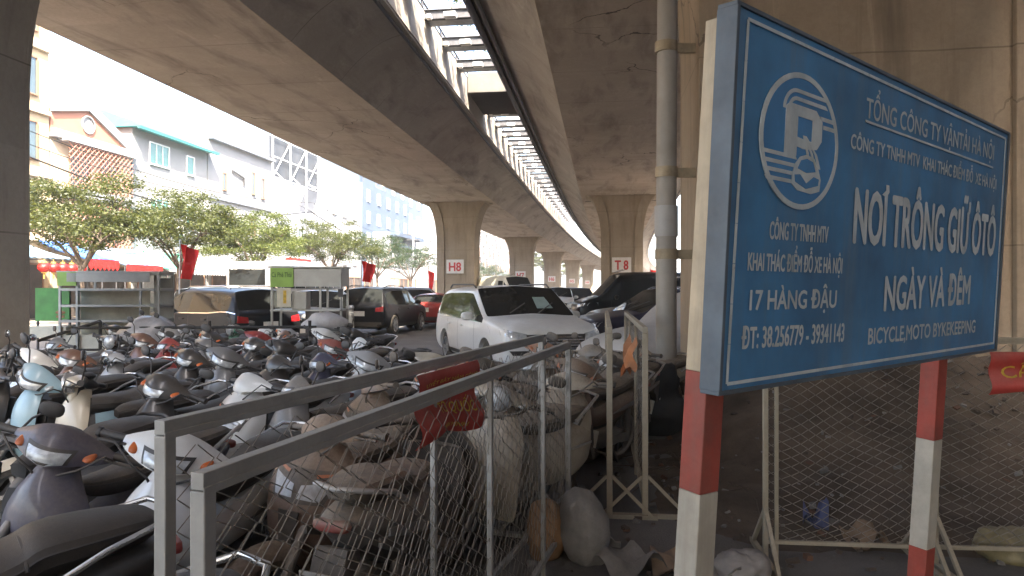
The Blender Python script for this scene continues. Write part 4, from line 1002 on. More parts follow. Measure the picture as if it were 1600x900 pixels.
    if kind in ('wide', 'slim'):     # dark centre panel behind the front wheel, inner glove panel
        a = MB(); a.loft([bow(z, xb+.0, xb-.07, hw*.8) for z, xf_, xb, hw in cr(lv[:-2], 2)]); add('inner_panel', a, ['plastic'])
    if kind == 'wide':
        ls = MB(); ls.loft([bow(*q) for q in cr(lv, 3)]); lm = ls.mesh('x', [M['black']]); bml = bmesh.new(); bml.from_mesh(lm); bvl = BVHTree.FromBMesh(bml); bml.free(); bpy.data.meshes.remove(lm)
        a = MB(); conform(a, bvl, [(1, -.14, .69), (1, .14, .69), (1, .195, .845), (1, -.195, .845)], (-1, 0, 0), 12, 6, .004); add('headlight_bezel', a, ['plastic'])
        for sg in (-1, 1):
            a = MB(); conform(a, bvl, [(1, sg*.012, .715), (1, sg*.125, .705), (1, sg*.165, .80), (1, sg*.02, .775)], (-1, 0, 0), 8, 5, .010); add('headlight', a, ['lens'])
            a = MB(); conform(a, bvl, [(1, sg*.08, .812), (1, sg*.17, .828), (1, sg*.18, .838), (1, sg*.07, .826)], (-1, 0, 0), 5, 2, .010); add('indicator', a, ['amber'])
        a = MB(); a.prism([(-.035, 0), (.035, 0), (.055, .16), (-.055, .16)], (.495, 0, .50), (0, 1, 0), (.05, 0, 1), (.012, 0, 0)); add('front_grille', a, ['plastic'])
    # handlebar cowl: a wedge sloping forward and down, dark bar behind
    cz = {'wide': 1.0, 'slim': 1.03, 'step': 1.0, 'retro': 1.02}[kind]
    q = {'wide': .92, 'slim': 1.08, 'step': 1.05, 'retro': .88}[kind]
    st_ = cr([(-.235, .195, cz-.012, .022, .020), (-.19, .215, cz-.006, .048*q, .030*q), (-.11, .25, cz+.008, .082*q, .046*q), (-.05, .27, cz+.014, .098*q, .055*q), (0, .275, cz+.016, .102*q, .058*q), (.05, .27, cz+.014, .098*q, .055*q), (.11, .25, cz+.008, .082*q, .046*q), (.19, .215, cz-.006, .048*q, .030*q), (.235, .195, cz-.012, .022, .020)], 3)
    tl = R(28) if kind != 'retro' else R(8)
    uu, vv = Vector((math.cos(tl), 0, -math.sin(tl))), Vector((math.sin(tl), 0, math.cos(tl)))
    a = MB(); a.loft([pring(PRF, (x, y, z), uu, vv, rx, rz*1.12) if kind != 'retro' else sring((x, y, z), uu, vv, rx, rz, 18, 2.4) for y, x, z, rx, rz in st_])
    cow = a.mesh('x', [M['black']]); bmc = bmesh.new(); bmc.from_mesh(cow); bvc = BVHTree.FromBMesh(bmc); bmc.free(); hdl = bpy.data.meshes.remove(cow)
    a.tube([(.29, 0, .88), (.27, 0, cz)], [.05, .055], 10)
    add('handlebar_cowl', a, ['paint', 'plastic'], None, True, pick=lambda c, n: n.dot(uu) < -.55 or n.z < -.6)
    if kind != 'wide':
        a = MB(); rt = Matrix.Rotation(R(-22), 3, 'Y')
        if kind == 'retro': a.lathe([(.001, .035), (.06, .028), (.085, .0), (.085, -.06), (.001, -.06)], (.335, 0, cz+.0), 'X', 20)
        else:
            hy = .125 if kind == 'slim' else .10
            conform(a, bvc, [(1, -hy*.72, cz-.075), (1, hy*.72, cz-.075), (1, hy, cz+.012), (1, -hy, cz+.012)], (-1, 0, 0), 10, 5, .010)
        add('headlight', a, ['lens'], None, True)
        if kind == 'retro': a = MB(); a.lathe([(.097, -.004), (.092, .012), (.086, .002), (.09, -.05)], (.335, 0, cz+.0), 'X', 20); add('headlight_ring', a, ['chrome'], None, True)
        else: a = MB(); hy *= 1.16; conform(a, bvc, [(1, -hy*.72, cz-.088), (1, hy*.72, cz-.088), (1, hy, cz+.026), (1, -hy, cz+.026)], (-1, 0, 0), 10, 5, .005); add('headlight_bezel', a, ['plastic'], None, True)
        for sg in (-1, 1): a = MB(); a.ell((.262, sg*.158, cz-.004), (.040, .026, .013), 10, 6, Matrix.Rotation(R(25), 3, 'Y'), p=2.6); add('indicator', a, ['amber' if kind == 'step' else 'lens'], None, True)
    a = MB(); a.ell((.20, 0, cz+.055), (.055, .085, .03), 12, 6); add('dashboard', a, ['plastic'], None, True)
    for sg in (-1, 1):
        a = MB(); a.tube([(.19, sg*.22, cz-.004), (.165, sg*.355, cz-.012)], .0185, 10); a.tube([(.165, sg*.35, cz-.012), (.163, sg*.366, cz-.012)], .024, 10)
        a.tube([(.23, sg*.2, cz-.015), (.215, sg*.34, cz-.025)], .007, 6)
        add('handle_grip', a, ['plastic'], None, True)
        a = MB(); a.tube([(.195, sg*.19, cz+.02), (.165, sg*.24, cz+.12), (.16, sg*.30, cz+.17)], .0065, 6)
        rt = Matrix.Rotation(R(sg*12), 3, 'Z'); a.ell((.162, sg*.325, cz+.19), (.016, .062, .040), 14, 8, rt, p=2.6)
        mi0 = len(a.f); a.ell((.148, sg*.325, cz+.19), (.009, .055, .034), 14, 6, rt, mi=1, p=2.6)
        add('mirror', a, ['plastic', 'glass'], None, True)
    # body and seat
    if kind == 'retro':
        bs = [(-.93, .56, .03, .05), (-.88, .56, .11, .13), (-.72, .54, .195, .2), (-.5, .52, .215, .225), (-.28, .51, .19, .22), (-.10, .50, .13, .2), (-.03, .5, .10, .17)]
        ss = [(-.84, .785, .06, .03), (-.76, .80, .125, .05), (-.5, .79, .15, .06), (-.3, .77, .145, .06), (-.1, .765, .10, .05), (-.02, .75, .05, .03)]
    elif step:
        bs = [(-.98, .74, .02, .02), (-.92, .73, .06, .045), (-.7, .68, .115, .10), (-.45, .61, .135, .13), (-.2, .56, .13, .13), (0, .53, .10, .11), (.16, .58, .065, .085), (.28, .70, .05, .07), (.31, .82, .04, .05)]
        ss = [(-.91, .855, .045, .018), (-.86, .856, .095, .04), (-.70, .848, .122, .055), (-.52, .835, .125, .06), (-.44, .805, .122, .055), (-.34, .778, .115, .05), (-.12, .755, .098, .05), (.04, .758, .072, .045), (.12, .772, .04, .03)]
    else:
        bs = [(-.99, .76, .02, .015), (-.94, .745, .075, .045), (-.76, .68, .145, .12), (-.5, .60, .18, .18), (-.26, .54, .18, .21), (-.10, .50, .15, .21), (-.03, .49, .12, .17)]
        ss = [(-.92, .865, .045, .02), (-.86, .868, .105, .045), (-.68, .858, .14, .06), (-.54, .845, .145, .062), (-.47, .812, .148, .06), (-.36, .788, .15, .058), (-.14, .782, .115, .058), (-.02, .765, .06, .035)]
    a = MB(); a.loft([(pring(BDY, (x, 0, z), (0, 1, 0), (0, 0, 1), hw, hh) if kind != 'retro' else sring((x, 0, z), (0, 1, 0), (0, 0, 1), hw, hh, 16, 2.7)) for x, z, hw, hh in cr(bs, 3)]); add('body_panel', a, ['paint', 'plastic'], pick=(lambda c, n: False) if kind == 'retro' else (lambda c, n: c.z < .50-.22*(c.x+.3) and c.x < .1 or c.x > -.14 and not step))
    a = MB(); a.loft([pring(SEAT, (x, 0, z), (0, 1, 0), (0, 0, 1), hw, hh) for x, z, hw, hh in cr(ss, 3)]); add('seat', a, ['seat'], ang=32)
    a = MB()
    for sg in (-1, 1):                           # welt along the edge of the seat
        q = cr(ss, 3); a.tube([(x, sg*hw*.985, z+hh*.36) for x, z, hw, hh in q], .005, 6)
    x_, z_, hw_, hh_ = ss[len(ss)//2]; a.tube([(x_-.02, hw_*math.cos(t)*1.02, z_+hh_*(.36+.70*math.sin(t))) for t in [math.pi*k/10 for k in range(11)]], .008, 6)
    add('piping', a, ['plastic'], 'seat')
    if not step:
        a = MB(); a.loft([sring((x, 0, z), (0, 1, 0), (0, 0, 1), hw, hh, 14, 6) for x, z, hw, hh in ((-.12, .29, .15, .06), (.1, .27, .17, .045), (.28, .28, .16, .045), (.33, .32, .13, .04))]); add('floorboard', a, ['plastic'])
        a = MB()
        for sg in (-1, 1): a.prism([(-.88, .70), (-.55, .60), (-.2, .46), (-.24, .43), (-.56, .54), (-.88, .66)], (0, sg*.176-.006, 0), (1, 0, 0), (0, 0, 1), (0, .012, 0))
        if kind == 'wide': add('side_trim', a, ['plastic'])
    a = MB(); a.ell((-.975 if kind != 'retro' else -.93, 0, .755 if kind != 'retro' else .66), (.030, .085 if not step else .062, .026), 14, 8, p=3.4); add('tail_light', a, ['red'])
    a = MB(); a.prism([(-.86, .62), (-.97, .66), (-1.06, .36), (-1.03, .35), (-.92, .52), (-.84, .56)], (0, -.075, 0), (1, 0, 0), (0, 0, 1), (0, .15, 0)); add('mudguard', a, ['plastic'])
    a = MB(); a.box((-1.035, 0, .515), (.006, .19, .14), Matrix.Rotation(R(-14), 3, 'Y')); add('number_plate', a, ['plate'])
    # engine, swing arm, exhaust, stand, grab rail
    a = MB(); a.loft([sring((x, 0, z), (0, 1, 0), (0, 0, 1), hw, hh, 12, 3) for x, z, hw, hh in ((-.62, .28, .05, .05), (-.45, .30, .10, .09), (-.2, .32, .13, .11), (-.04, .32, .11, .09), (.06, .34, .06, .05))])
    a.bar((-.2, -.09, .30), (xr, -.09, r), .04, .09); a.bar((-.2, .09, .30), (xr, .09, r), .04, .09)
    a.tube([(xr+.02, .1, r+.02), (-.5, .12, .60)], .03, 8); a.tube([(xr+.02, -.1, r+.02), (-.5, -.12, .60)], .03, 8); add('engine', a, ['engine'])
    a = MB(); a.tube([(-.05, -.05, .25), (-.2, -.14, .21), (-.36, -.165, .23), (-.42, -.17, .25), (-.86, -.18, .36), (-.9, -.18, .37)], [.018, .018, .025, .05, .056, .035], 12); add('exhaust', a, ['metal'])
    a = MB(); a.bar((-.2, .12, .25), (-.24, .22, .02), .02, .02); a.bar((-.30, -.12, .22), (-.42, -.13, .06), .02, .02); a.bar((-.30, .12, .22), (-.42, .13, .06), .02, .02); a.bar((-.30, -.13, .22), (-.30, .13, .22), .02, .02); a.bar((-.2, .12, .25), (-.31, .12, .22), .02, .02); add('stand', a, ['plastic'])
    a = MB()
    a.tube([(-.55, .15, .76), (-.72, .16, .85), (-.92, .12, .90), (-.97, .0, .905), (-.92, -.12, .90), (-.72, -.16, .85), (-.55, -.15, .76)], .0125, 8); add('grab_rail', a, ['chrome' if kind != 'slim' else 'plastic'])
    a = MB()
    for sg, k_ in ((-1, 0), (1, .02)): a.tube([(.21, sg*.25, cz-.02), (.29, sg*.235, cz+.005+k_), (.33, sg*.15, cz-.05), (.33, sg*.06, cz-.10), (.31, sg*.03, cz-.15)], .0055, 6); 
    a.tube([(.31, -.032, cz-.15), (.31, .032, cz-.15)], .006, 6)
    add('brake_cable', a, ['plastic'], None, True)
    for sg in (-1, 1):
        hw_ = {'wide': .183, 'slim': .183, 'retro': .216, 'step': .137}[kind]
        a = MB(); a.prism([(-.80, .715), (-.40, .63), (-.22, .57), (-.42, .585), (-.80, .68)] if kind != 'retro' else [(-.70, .60), (-.40, .60), (-.40, .58), (-.70, .58)], (0, sg*hw_-.004, 0), (1, 0, 0), (0, 0, 1), (0, .008, 0)); add('stripe', a, ['chrome' if kind == 'retro' else 'metal'])
    if step:
        a = MB()
        for sg in (-1, 1): a.tube([(-.02, sg*.05, .24), (-.02, sg*.25, .24)], .014, 8)
        add('foot_peg', a, ['foot'])
    return P
TPL = {}
PIV = Vector((.30, 0, .9)); SAX = Vector((-.40, 0, .78)).normalized()
PROTO = {}
CATN = {'wide': ('scooter', 'scooter'), 'slim': ('scooter', 'scooter'), 'retro': ('scooter', 'scooter'), 'step': ('motorbike', 'motorbike')}
def bike(kind, paint, lev, x, y, ang, lean, steer, label, sc_=1.0):
    if kind not in PROTO:
        P = bike_template(kind); t = thing(CATN[kind][0], None, CATN[kind][1]); made = {}
        for nm, me, roles, par, st in P:
            o = bpy.data.objects.new(nm, me); COL.objects.link(o); o.parent = made[par] if par else t; o['_r'] = ','.join(roles); o['_s'] = int(st and par is None)
            made.setdefault(nm, o)
            for i in range(len(roles)): o.material_slots[i].link = 'OBJECT'
        PROTO[kind] = t; root = t
    else:
        src = PROTO[kind]; root = src.copy(); COL.objects.link(root)
        skip = rb.random() < .62
        for ch in src.children:
            if skip and ch.name.startswith('mirror'): continue
            c = ch.copy(); COL.objects.link(c); c.parent = root
            for g_ in ch.children: d = g_.copy(); COL.objects.link(d); d.parent = c
    mt = Matrix.Translation(PIV) @ Matrix.Rotation(steer, 4, SAX) @ Matrix.Translation(-PIV)
    for ch in root.children:
        ch.matrix_local = mt if ch['_s'] else Matrix.Identity(4)
        for o in (ch, *ch.children):
            for i, rl in enumerate(o['_r'].split(',')): o.material_slots[i].material = bm_(paint if rl == 'paint' else rl, lev)
    root.matrix_world = Matrix.Translation((x, y, -.01)) @ Matrix.Rotation(ang, 4, 'Z') @ Matrix.Rotation(lean, 4, 'X') @ Matrix.Scale(sc_, 4)
    root['label'] = label; root['category'] = CATN[kind][1]; root['group'] = 'motorbikes and scooters packed in the car park'
    return root

# rows of bikes, parked side by side, most of them heading to the left and the camera
rb = random.Random(21)
D = Vector((math.cos(R(250)), math.sin(R(250)), 0))
ROWS = [  # row word, first front (x, y), list from the barriers outwards
 ('second', (-1.28, 4.40), [('wide', 'brown', 'caked'), ('step', 'grey', 'dusty'), ('wide', 'white', 'worn'), ('step', 'black', 'worn'), ('retro', 'beige', 'worn'), ('slim', 'sky', 'worn'), ('wide', 'black', 'worn'), ('step', 'red', 'worn')]),
 ('third', (-.02, 5.8), [('slim', 'grey', 'caked'), ('step', 'black', 'dusty'), ('wide', 'beige', 'dusty'), ('slim', 'silver', 'worn'), ('step', 'navy', 'worn'), ('wide', 'black', 'worn'), ('slim', 'grey', 'worn'), ('step', 'black', 'worn'), ('retro', 'silver', 'worn'), ('step', 'brown', 'worn'), ('wide', 'white', 'worn'), ('slim', 'black', 'worn')]),
 ('fourth', (.55, 7.35), [('wide', 'grey', 'caked'), ('step', 'orange', 'caked'), ('step', 'green', 'dusty'), ('slim', 'beige', 'worn'), ('wide', 'white', 'worn'), ('slim', 'white', 'worn'), ('step', 'red', 'dusty'), ('wide', 'black', 'worn'), ('step', 'black', 'worn'), ('wide', 'grey', 'worn'), ('step', 'red', 'worn'), ('slim', 'brown', 'worn'), ('retro', 'black', 'worn'), ('step', 'grey', 'worn')]),
 ('fifth', (.50, 8.9), [('retro', 'beige', 'caked'), ('wide', 'grey', 'caked'), ('step', 'red', 'dusty'), ('step', 'navy', 'worn'), ('slim', 'black', 'worn'), ('step', 'silver', 'worn'), ('wide', 'black', 'worn'), ('slim', 'white', 'worn'), ('step', 'brown', 'worn'), ('wide', 'red', 'worn'), ('step', 'black', 'worn'), ('wide', 'grey', 'worn'), ('slim', 'silver', 'worn')]),
 ('back', (-1.75, 10.45), [('step', 'red', 'worn'), ('slim', 'navy', 'worn'), ('wide', 'black', 'worn'), ('slim', 'white', 'worn'), ('step', 'silver', 'worn'), ('wide', 'white', 'worn'), ('retro', 'green', 'dusty'), ('wide', 'white', 'worn'), ('step', 'grey', 'worn'), ('slim', 'red', 'worn'), ('step', 'black', 'worn')]),
]
KN = {'wide': 'broad-nosed scooter', 'slim': 'tall scooter', 'retro': 'retro scooter', 'step': 'step-through motorbike'}
ORD = ['first', 'second', 'third', 'fourth', 'fifth', 'sixth', 'seventh', 'eighth', 'ninth', 'tenth', 'eleventh', 'twelfth', 'thirteenth', 'fourteenth']
DN = {'worn': '', 'dusty': 'dusty ', 'caked': 'dust-caked '}
CN = {'sky': 'light blue', 'navy': 'dark navy', 'beige': 'cream beige', 'red': 'dark red'}
BIKES = []
for rn, (fx, fy), lst in ROWS:
    for k, (kind, paint, lev) in enumerate(lst):
        p = Vector((fx-.505*k, fy+.09*k, 0))-D*.85+D*rb.uniform(-.2, .2)
        lab = f'{DN[lev]}{CN.get(paint, paint)} {KN[kind]}, {ORD[k]} from the barriers in the {rn} row'
        BIKES.append((kind, paint, lev, p.x, p.y, R({'second': 238, 'third': 244}.get(rn, 248))+rb.gauss(0, .12)-(.12 if k > 3 else 0), -R(rb.uniform(4, 10)), rb.choice((-1, 1, 1))*rb.uniform(.15, .65), lab))
BIKES.append(('wide', 'grey', 'caked', -.52, 3.70, R(75), R(4), .3, 'dust-caked grey scooter with its tail towards the camera right behind the two barriers'))
BIKES.append(('retro', 'beige', 'caked', -.02, 4.75, R(235), -R(6), .4, 'dust-caked cream retro scooter behind the red banner'))
BIKES.append(('step', 'brown', 'caked', .62, 6.35, R(228), -R(8), .5, 'dust-caked brown motorbike just past the far ends of the two barriers'))
for kind, paint, lev, x, y, a, lab in (('wide', 'brown', 'caked', -1.02, 3.78, 256, 'dust-caked brown scooter facing the camera, between the grey one and the white motorbike'), ('slim', 'grey', 'caked', -.30, 5.15, 250, 'dust-caked grey tall scooter behind the near barriers, left of the banner post'), ('wide', 'beige', 'caked', .30, 5.55, 262, 'dust-caked beige scooter facing the banner from behind'), ('step', 'grey', 'caked', .98, 7.15, 236, 'dust-caked grey motorbike left of the end-on mesh panels'),
        ('slim', 'brown', 'caked', .42, 6.75, 215, 'dust-caked brown tall scooter in the dusty heap before the minivan'), ('wide', 'red', 'caked', -.42, 6.2, 240, 'dust-caked red scooter in the dusty heap before the minivan'), ('step', 'beige', 'caked', 1.42, 8.0, 225, 'dust-caked beige motorbike beside the covered car')):
    BIKES.append((kind, paint, lev, x, y, R(a), -R(9), -.4, lab))
for kind, paint, lev, x, y, a, lab in (('step', 'black', 'worn', -1.52, 1.58, 216, 'black step-through motorbike with a long seat, lowest at the bottom left'),
        ('step', 'white', 'worn', -1.52, 3.28, 258, 'white step-through motorbike facing the camera left of the barrier posts'),
        ('step', 'navy', 'dusty', -2.08, 3.42, 254, 'dusty navy step-through motorbike, second from the barrier posts at the left edge'),
        ('slim', 'silver', 'worn', -2.62, 3.62, 250, 'silver tall scooter, third from the barrier posts at the left edge'),
        ('wide', 'black', 'worn', -2.02, 2.06, 222, 'black broad-nosed scooter cut off by the bottom left edge')):
    BIKES.append((kind, paint, lev, x, y, R(a), -R(7), .35, lab))
for b_ in BIKES:
    x, y = b_[3], b_[4]
    if x < -.78*y-1.1: continue
    if (x+8.8)**2+(y-10.1)**2 < 2.0**2: continue
    if (x > -1.3 and y > 7.7 and b_[2] != 'caked') or (x > -2.4 and y > 9.6): continue
    bike(*b_, sc_=.955)
# ------------------------------------------------------------------ mesh barriers
M['bar_steel'] = mat('grey_painted_steel', (.33, .33, .32), .5, .35, var=.2, scale=4, dust=.55, dustcol=(.34, .29, .22), rust=.22)
M['wire'] = mat('dull_wire', (.25, .22, .185), .5, .5, var=.3, scale=8, rust=.35, dust=.3)
M['bar_tan'] = mat('dusty_steel', (.34, .30, .23), .6, .25, var=.2, scale=4, dust=.7, dustcol=(.36, .29, .20), rust=.3)
def wire_mesh(L, z0, z1, c=.066, rw=.0014, seed=1, sag=.02, slant=.0):
    b = MB(); n = int(L/c); dz = c*.58; m = int((z1-z0)/dz)
    def warp(x, y, z):
        v = noise.noise_vector(Vector((x*1.7+seed*7, z*2.1, seed)))
        fx = min(1, min(x, L-x)/.15); fz = min(1, min(z-z0, z1-z)/.12)
        k = max(0, fx)*max(0, fz)
        return Vector((x+(v.x*sag*1.6+slant*(z1-z))*k, y+v.y*sag*1.3*k, z+(v.z*sag*1.8-.015)*k))
    for i in range(n+1):
        pts = []
        for k in range(m+1):
            s = 1 if (k+i) % 2 else -1
            x = min(L, max(0, i*c+s*c*.5)); pts.append(warp(x, .004*s, z0+k*dz))
        full = []
        for p, q in zip(pts, pts[1:]): full += [p, p.lerp(q, .16), p.lerp(q, .84)]
        full.append(pts[-1]); b.tube(full, rw, 4, cap=False)
    return b
def barrier(label, p0, p1, posts, h=1.30, zb=.12, m='bar_steel', c=.066, rw=.0017, seed=1, feet=True, rail=.034, slant=0., name='mesh_barrier', mesh_name='wire_mesh'):
    p0, p1 = Vector(p0), Vector(p1); d = p1-p0; L = d.length; t = thing(name, label, 'barrier', p0, math.atan2(d.y, d.x), 'steel mesh barrier panels')
    b = MB(); b.box((L/2, 0, h-rail/2), (L+rail, rail*.9, rail)); b.box((L/2, -rail*.45, h-rail-.002), (L+rail, .004, rail*.5)); obj('top_rail', b, M[m], t, bevel=.003)
    b = MB(); b.box((L/2, 0, zb), (L, rail*.8, rail*.8)); obj('bottom_rail', b, M[m], t, bevel=.003)
    for u in posts:
        b = MB(); b.box((L*u, 0, (h-rail)/2+.0), (rail, rail, h-rail-.004) if u in (0, 1) else (rail*.75, rail*.7, h-rail-.004)); obj('post', b, M[m], t, bevel=.003)
    if feet:
        for u in (0.0, 1.0):
            b = MB(); x = L*u
            for sg in (-1, 1): b.bar((x, sg*.02, .30), (x, sg*.30, .02), .022, .022)
            b.bar((x, -.34, .015), (x, .34, .015), .03, .03); obj('foot', b, M[m], t)
    obj(mesh_name, wire_mesh(L, zb, h-rail-.01, c, rw, seed, slant=slant), M['wire'], t, smooth=False)
    return t
f2a, f2b = (-.592, 1.35, 0), (.366, 4.58, 0)
f1a, f1b = (-.806, 1.636, 0), (.191, 4.61, 0)
barrier('nearest long mesh barrier in front of the dusty scooter', f2a, f2b, (0, .52, .80, 1), seed=2, slant=.05)
fb = barrier('second long mesh barrier just behind the nearest one, hung with the red banner', f1a, f1b, (0, .47, 1), seed=5, slant=.05, h=1.345)
barrier('left of the two mesh panels seen end-on, before the covered car', (.70, 5.05, 0), (1.17, 8.7, 0), (0, .35, .7, 1), h=1.37, m='bar_tan', seed=8, rail=.042)
barrier('right of the two mesh panels seen end-on, with the orange rag', (.955, 5.05, 0), (1.36, 8.4, 0), (0, .35, .7, 1), h=1.37, m='bar_tan', seed=9, rail=.042)
barrier('mesh panel behind the signboard posts', (1.53, 4.25, 0), (2.44, 4.16, 0), (0, .07, 1), h=1.36, m='bar_tan', c=.048, rw=.0022, seed=12, rail=.03, slant=.06)
barrier('mesh panel running out of view at the right, with the small red banner', (2.50, 4.16, 0), (4.9, 4.0, 0), (0, .5, 1), h=1.36, m='bar_tan', c=.048, rw=.0022, seed=13, rail=.03, slant=.06)
M['banner'] = mat('red_banner', (.46, .035, .025), .75, var=.25, scale=5, dust=.4, dustcol=(.34, .24, .20))
M['yellow'] = mat('yellow_lettering', (.62, .42, .05), .6, var=.3, scale=20)
# red banner tied to the second barrier
def banner(label, a, b_, z0, z1, lines, nrm, off=.03):
    a, b_ = Vector(a), Vector(b_); d = (b_-a); L = d.length; d.normalize(); nrm = Vector(nrm).normalized()
    t = thing('banner', label, 'banner', a)
    t.rotation_euler.z = math.atan2(d.y, d.x)
    def surf(u, v): return Vector((L*u, -off-.035*math.sin(u*7+v*3)*(1-v)-.02*math.sin(v*9), z0+(z1-z0)*v-.10*u*(1-v)*0+.03*math.sin(u*5)*(1-v)))
    g = MB(); n, m = 22, 16
    g.loft([[surf(i/n, j/m) for i in range(n+1)] for j in range(m+1)], closed=False, cap=False); g.loft([[surf(i/n, j/m)+Vector((0, .004, 0)) for i in range(n+1)] for j in range(m+1)], closed=False, cap=False)
    obj('cloth', g, M['banner'], t)
    for tx, u0, wd, v0, ht in lines:
        q = MB(); text_mesh(q, tx, (0, 0, 0), (1, 0, 0), (0, 0, 1), wd, ht, (0, -1, 0), bold=.01, t=0)
        q.v = [surf(u0+p.x, v0+p.z)+Vector((0, -.006, 0)) for p in q.v]
        obj('lettering', q, M['yellow'], t, smooth=False)
    return t
def on1(u): return Vector(f1a).lerp(Vector(f1b), u)
banner('torn red banner with yellow lettering tied to the second barrier', on1(.395), on1(.605), 1.00, 1.30,
       [('UYẾT BẢY NĂM CÔNG', .08, .84, .80, .06), ('VIẾ', .45, .3, .60, .10), ('TỔ QUỐC', .38, .52, .30, .16), ('BÌNH MINH', .3, .5, .08, .07)], (1, 0, 0))
banner('small red banner with yellow lettering at the right edge', (2.77, 4.115, 0), (3.60, 4.06, 0), 1.03, 1.28, [('CẤM ĐỖ XE', .08, .84, .36, .30)], (0, -1, 0))
t = thing('rag', 'faded orange rag hung over the right end-on panel', 'rag', (1.03, 5.75, .0))
g = MB(); g.loft([[Vector((-.06-.10*math.sin(i/8*3.1)*(1-j/8)+.02*math.sin(j), -.2+.5*i/8*(.4+.6*j/8), .98+.24*j/8+.05*math.sin(i*1.3))) for i in range(9)] for j in range(9)], closed=False, cap=False)
obj('cloth', g, mat('orange_cloth', (.42, .14, .04), .8, var=.3, dust=.5), t)

# ------------------------------------------------------------------ signboard
BR, BU = Vector((.76258, .64686, -.00615)).normalized(), Vector((.03788, -.03516, .99866)).normalized()
BN = BR.cross(BU).normalized()                      # towards the viewer
BW, BH = 2.709, 1.2
BC = Vector((1.71013, 3.06832, 1.91494))
rot = Matrix((BR, -BN, BU)).transposed().to_4x4()
sg_ = bpy.data.objects.new('signboard', None); COL.objects.link(sg_)
tag(sg_, 'big blue car park signboard on red and white posts', 'signboard'); sg_.matrix_world = Matrix.Translation(BC-BU*BC.z) @ rot
OZ = BC.z                                           # board centre height in the sign's own frame
M['sign_blue'] = mat('sign_blue', (.04, .195, .40), .5, var=.45, scale=1.6, dust=.22, rust=.20, bump=.08, bscale=8, streak=.65, streakcol=(.13, .20, .27))
M['sign_edge'] = mat('sign_edge', (.085, .115, .145), .55, .2, var=.3, scale=5, rust=.28, dust=.3)
M['sign_white'] = mat('sign_white', (.56, .60, .60), .55, var=.2, scale=7, rust=.34, streak=.5, streakcol=(.22, .30, .36))
M['post_red'] = mat('post_red', (.34, .035, .02), .6, var=.35, scale=5, dust=.45, rust=.3, streak=.5)
M['post_white'] = mat('post_white', (.50, .46, .38), .6, var=.2, scale=6, dust=.5, rust=.28, streak=.6, streakcol=(.24, .19, .14))
M['post_cream'] = mat('post_cream', (.50, .41, .28), .6, var=.2, scale=6, dust=.4, rust=.3, streak=.5)
b = MB(); b.box((0, .03, OZ), (BW, .055, BH)); obj('panel', b, [M['sign_blue']], sg_, bevel=.002)
b = MB()
for z, hh in ((OZ+BH/2+.006, .014), (OZ-BH/2-.006, .014)): b.box((0, .03, z), (BW+.03, .07, hh))
for x in (-BW/2-.008, BW/2+.008): b.box((x, .03, OZ), (.016, .075, BH))
obj('frame', b, M['sign_edge'], sg_, bevel=.002)
def bp(px, py):
    """point of the board plane, in board coordinates, measured from the photograph"""
    d = Vector(((px-800)/1100, 1, -(py-450)/1100)); c = BC-Vector((0, 0, 1.65))
    h = d*(c.dot(BN)/d.dot(BN))-c; return h.dot(BR), h.dot(BU)
def line_on(b, p, q, wd=.008):
    a, c = bp(*p), bp(*q); b.bar((a[0], -.0015, OZ+a[1]), (c[0], -.0015, OZ+c[1]), wd, .003, up=(0, 1, 0))
b = MB(); cs = [(1169, 30), (1571, 217), (1552, 536), (1135, 600)]
for i in range(4):
    a, c = bp(*cs[i]), bp(*cs[(i+1) % 4]); L_ = math.hypot(c[0]-a[0], c[1]-a[1]); n_ = 9
    for k in range(n_):
        u0, u1 = k/n_, (k+.985)/n_
        A_, C_ = [a[j]+(c[j]-a[j])*u0 for j in (0, 1)], [a[j]+(c[j]-a[j])*u1 for j in (0, 1)]
        b.bar((A_[0], -.0015, OZ+A_[1]), (C_[0], -.0015, OZ+C_[1]), .003, .011, up=(0, 0, 1) if i % 2 == 0 else (1, 0, 0))
obj('border_line', b, M['sign_white'], sg_, smooth=False)
def letter(body, p0, p1, top, bold=.025, shear=0):
    a, c, h = bp(*p0), bp(*p1), bp(*top); d = Vector((c[0]-a[0], 0, c[1]-a[1])); wd = d.length; d.normalize()
    ht = math.hypot(h[0]-a[0], h[1]-a[1]); q = MB()
    text_mesh(q, body, (a[0], 0, OZ+a[1]), d, (0, 0, 1), wd, ht, (0, -1, 0), bold=bold, t=.0006, shear=shear); obj('lettering', q, M['sign_white'], sg_, smooth=False)
letter('TỔNG CÔNG TY VẬNTẢI HÀ NỘI', (1353, 183), (1552, 250), (1352, 150), .028)
a, c = bp(1352, 189), bp(1551, 262); b = MB(); b.bar((a[0], -.0015, OZ+a[1]), (c[0], -.0015, OZ+c[1]), .003, .009); obj('underline', b, M['sign_white'], sg_)
letter('CÔNG TY TNHH MTV  KHAI THÁC ĐIỂM ĐỖ  XE HÀ NỘI', (1329, 231), (1556, 296), (1329, 207), .05)
letter('NOI TRÔNG GIỮ ÔTÔ', (1333, 378), (1553, 399), (1337, 289), .06)
ha, hb = bp(1333, 378), bp(1553, 399); hw_, hh_ = hb[0]-ha[0], bp(1337, 289)[1]-ha[1]
b = MB(); b.prism([(.140, .93), (.165, .90), (.180, 1.0), (.177, 1.13), (.160, 1.13), (.161, 1.02)], (ha[0], -.0006, OZ+ha[1]), (hw_, 0, 0), (0, 0, hh_), (0, -.0006, 0)); obj('lettering', b, M['sign_white'], sg_, smooth=False)   # the horn of the second letter
letter('NGÀY VÀ ĐÊM', (1381, 485), (1514, 474), (1383, 429), .06)
letter('BICYCLE,MOTO BYKEKEEPING', (1356, 538), (1523, 519), (1357, 512), .05)
letter('CÔNG TY TNHH MTV', (1202, 373), (1293, 379), (1202, 344), .05)
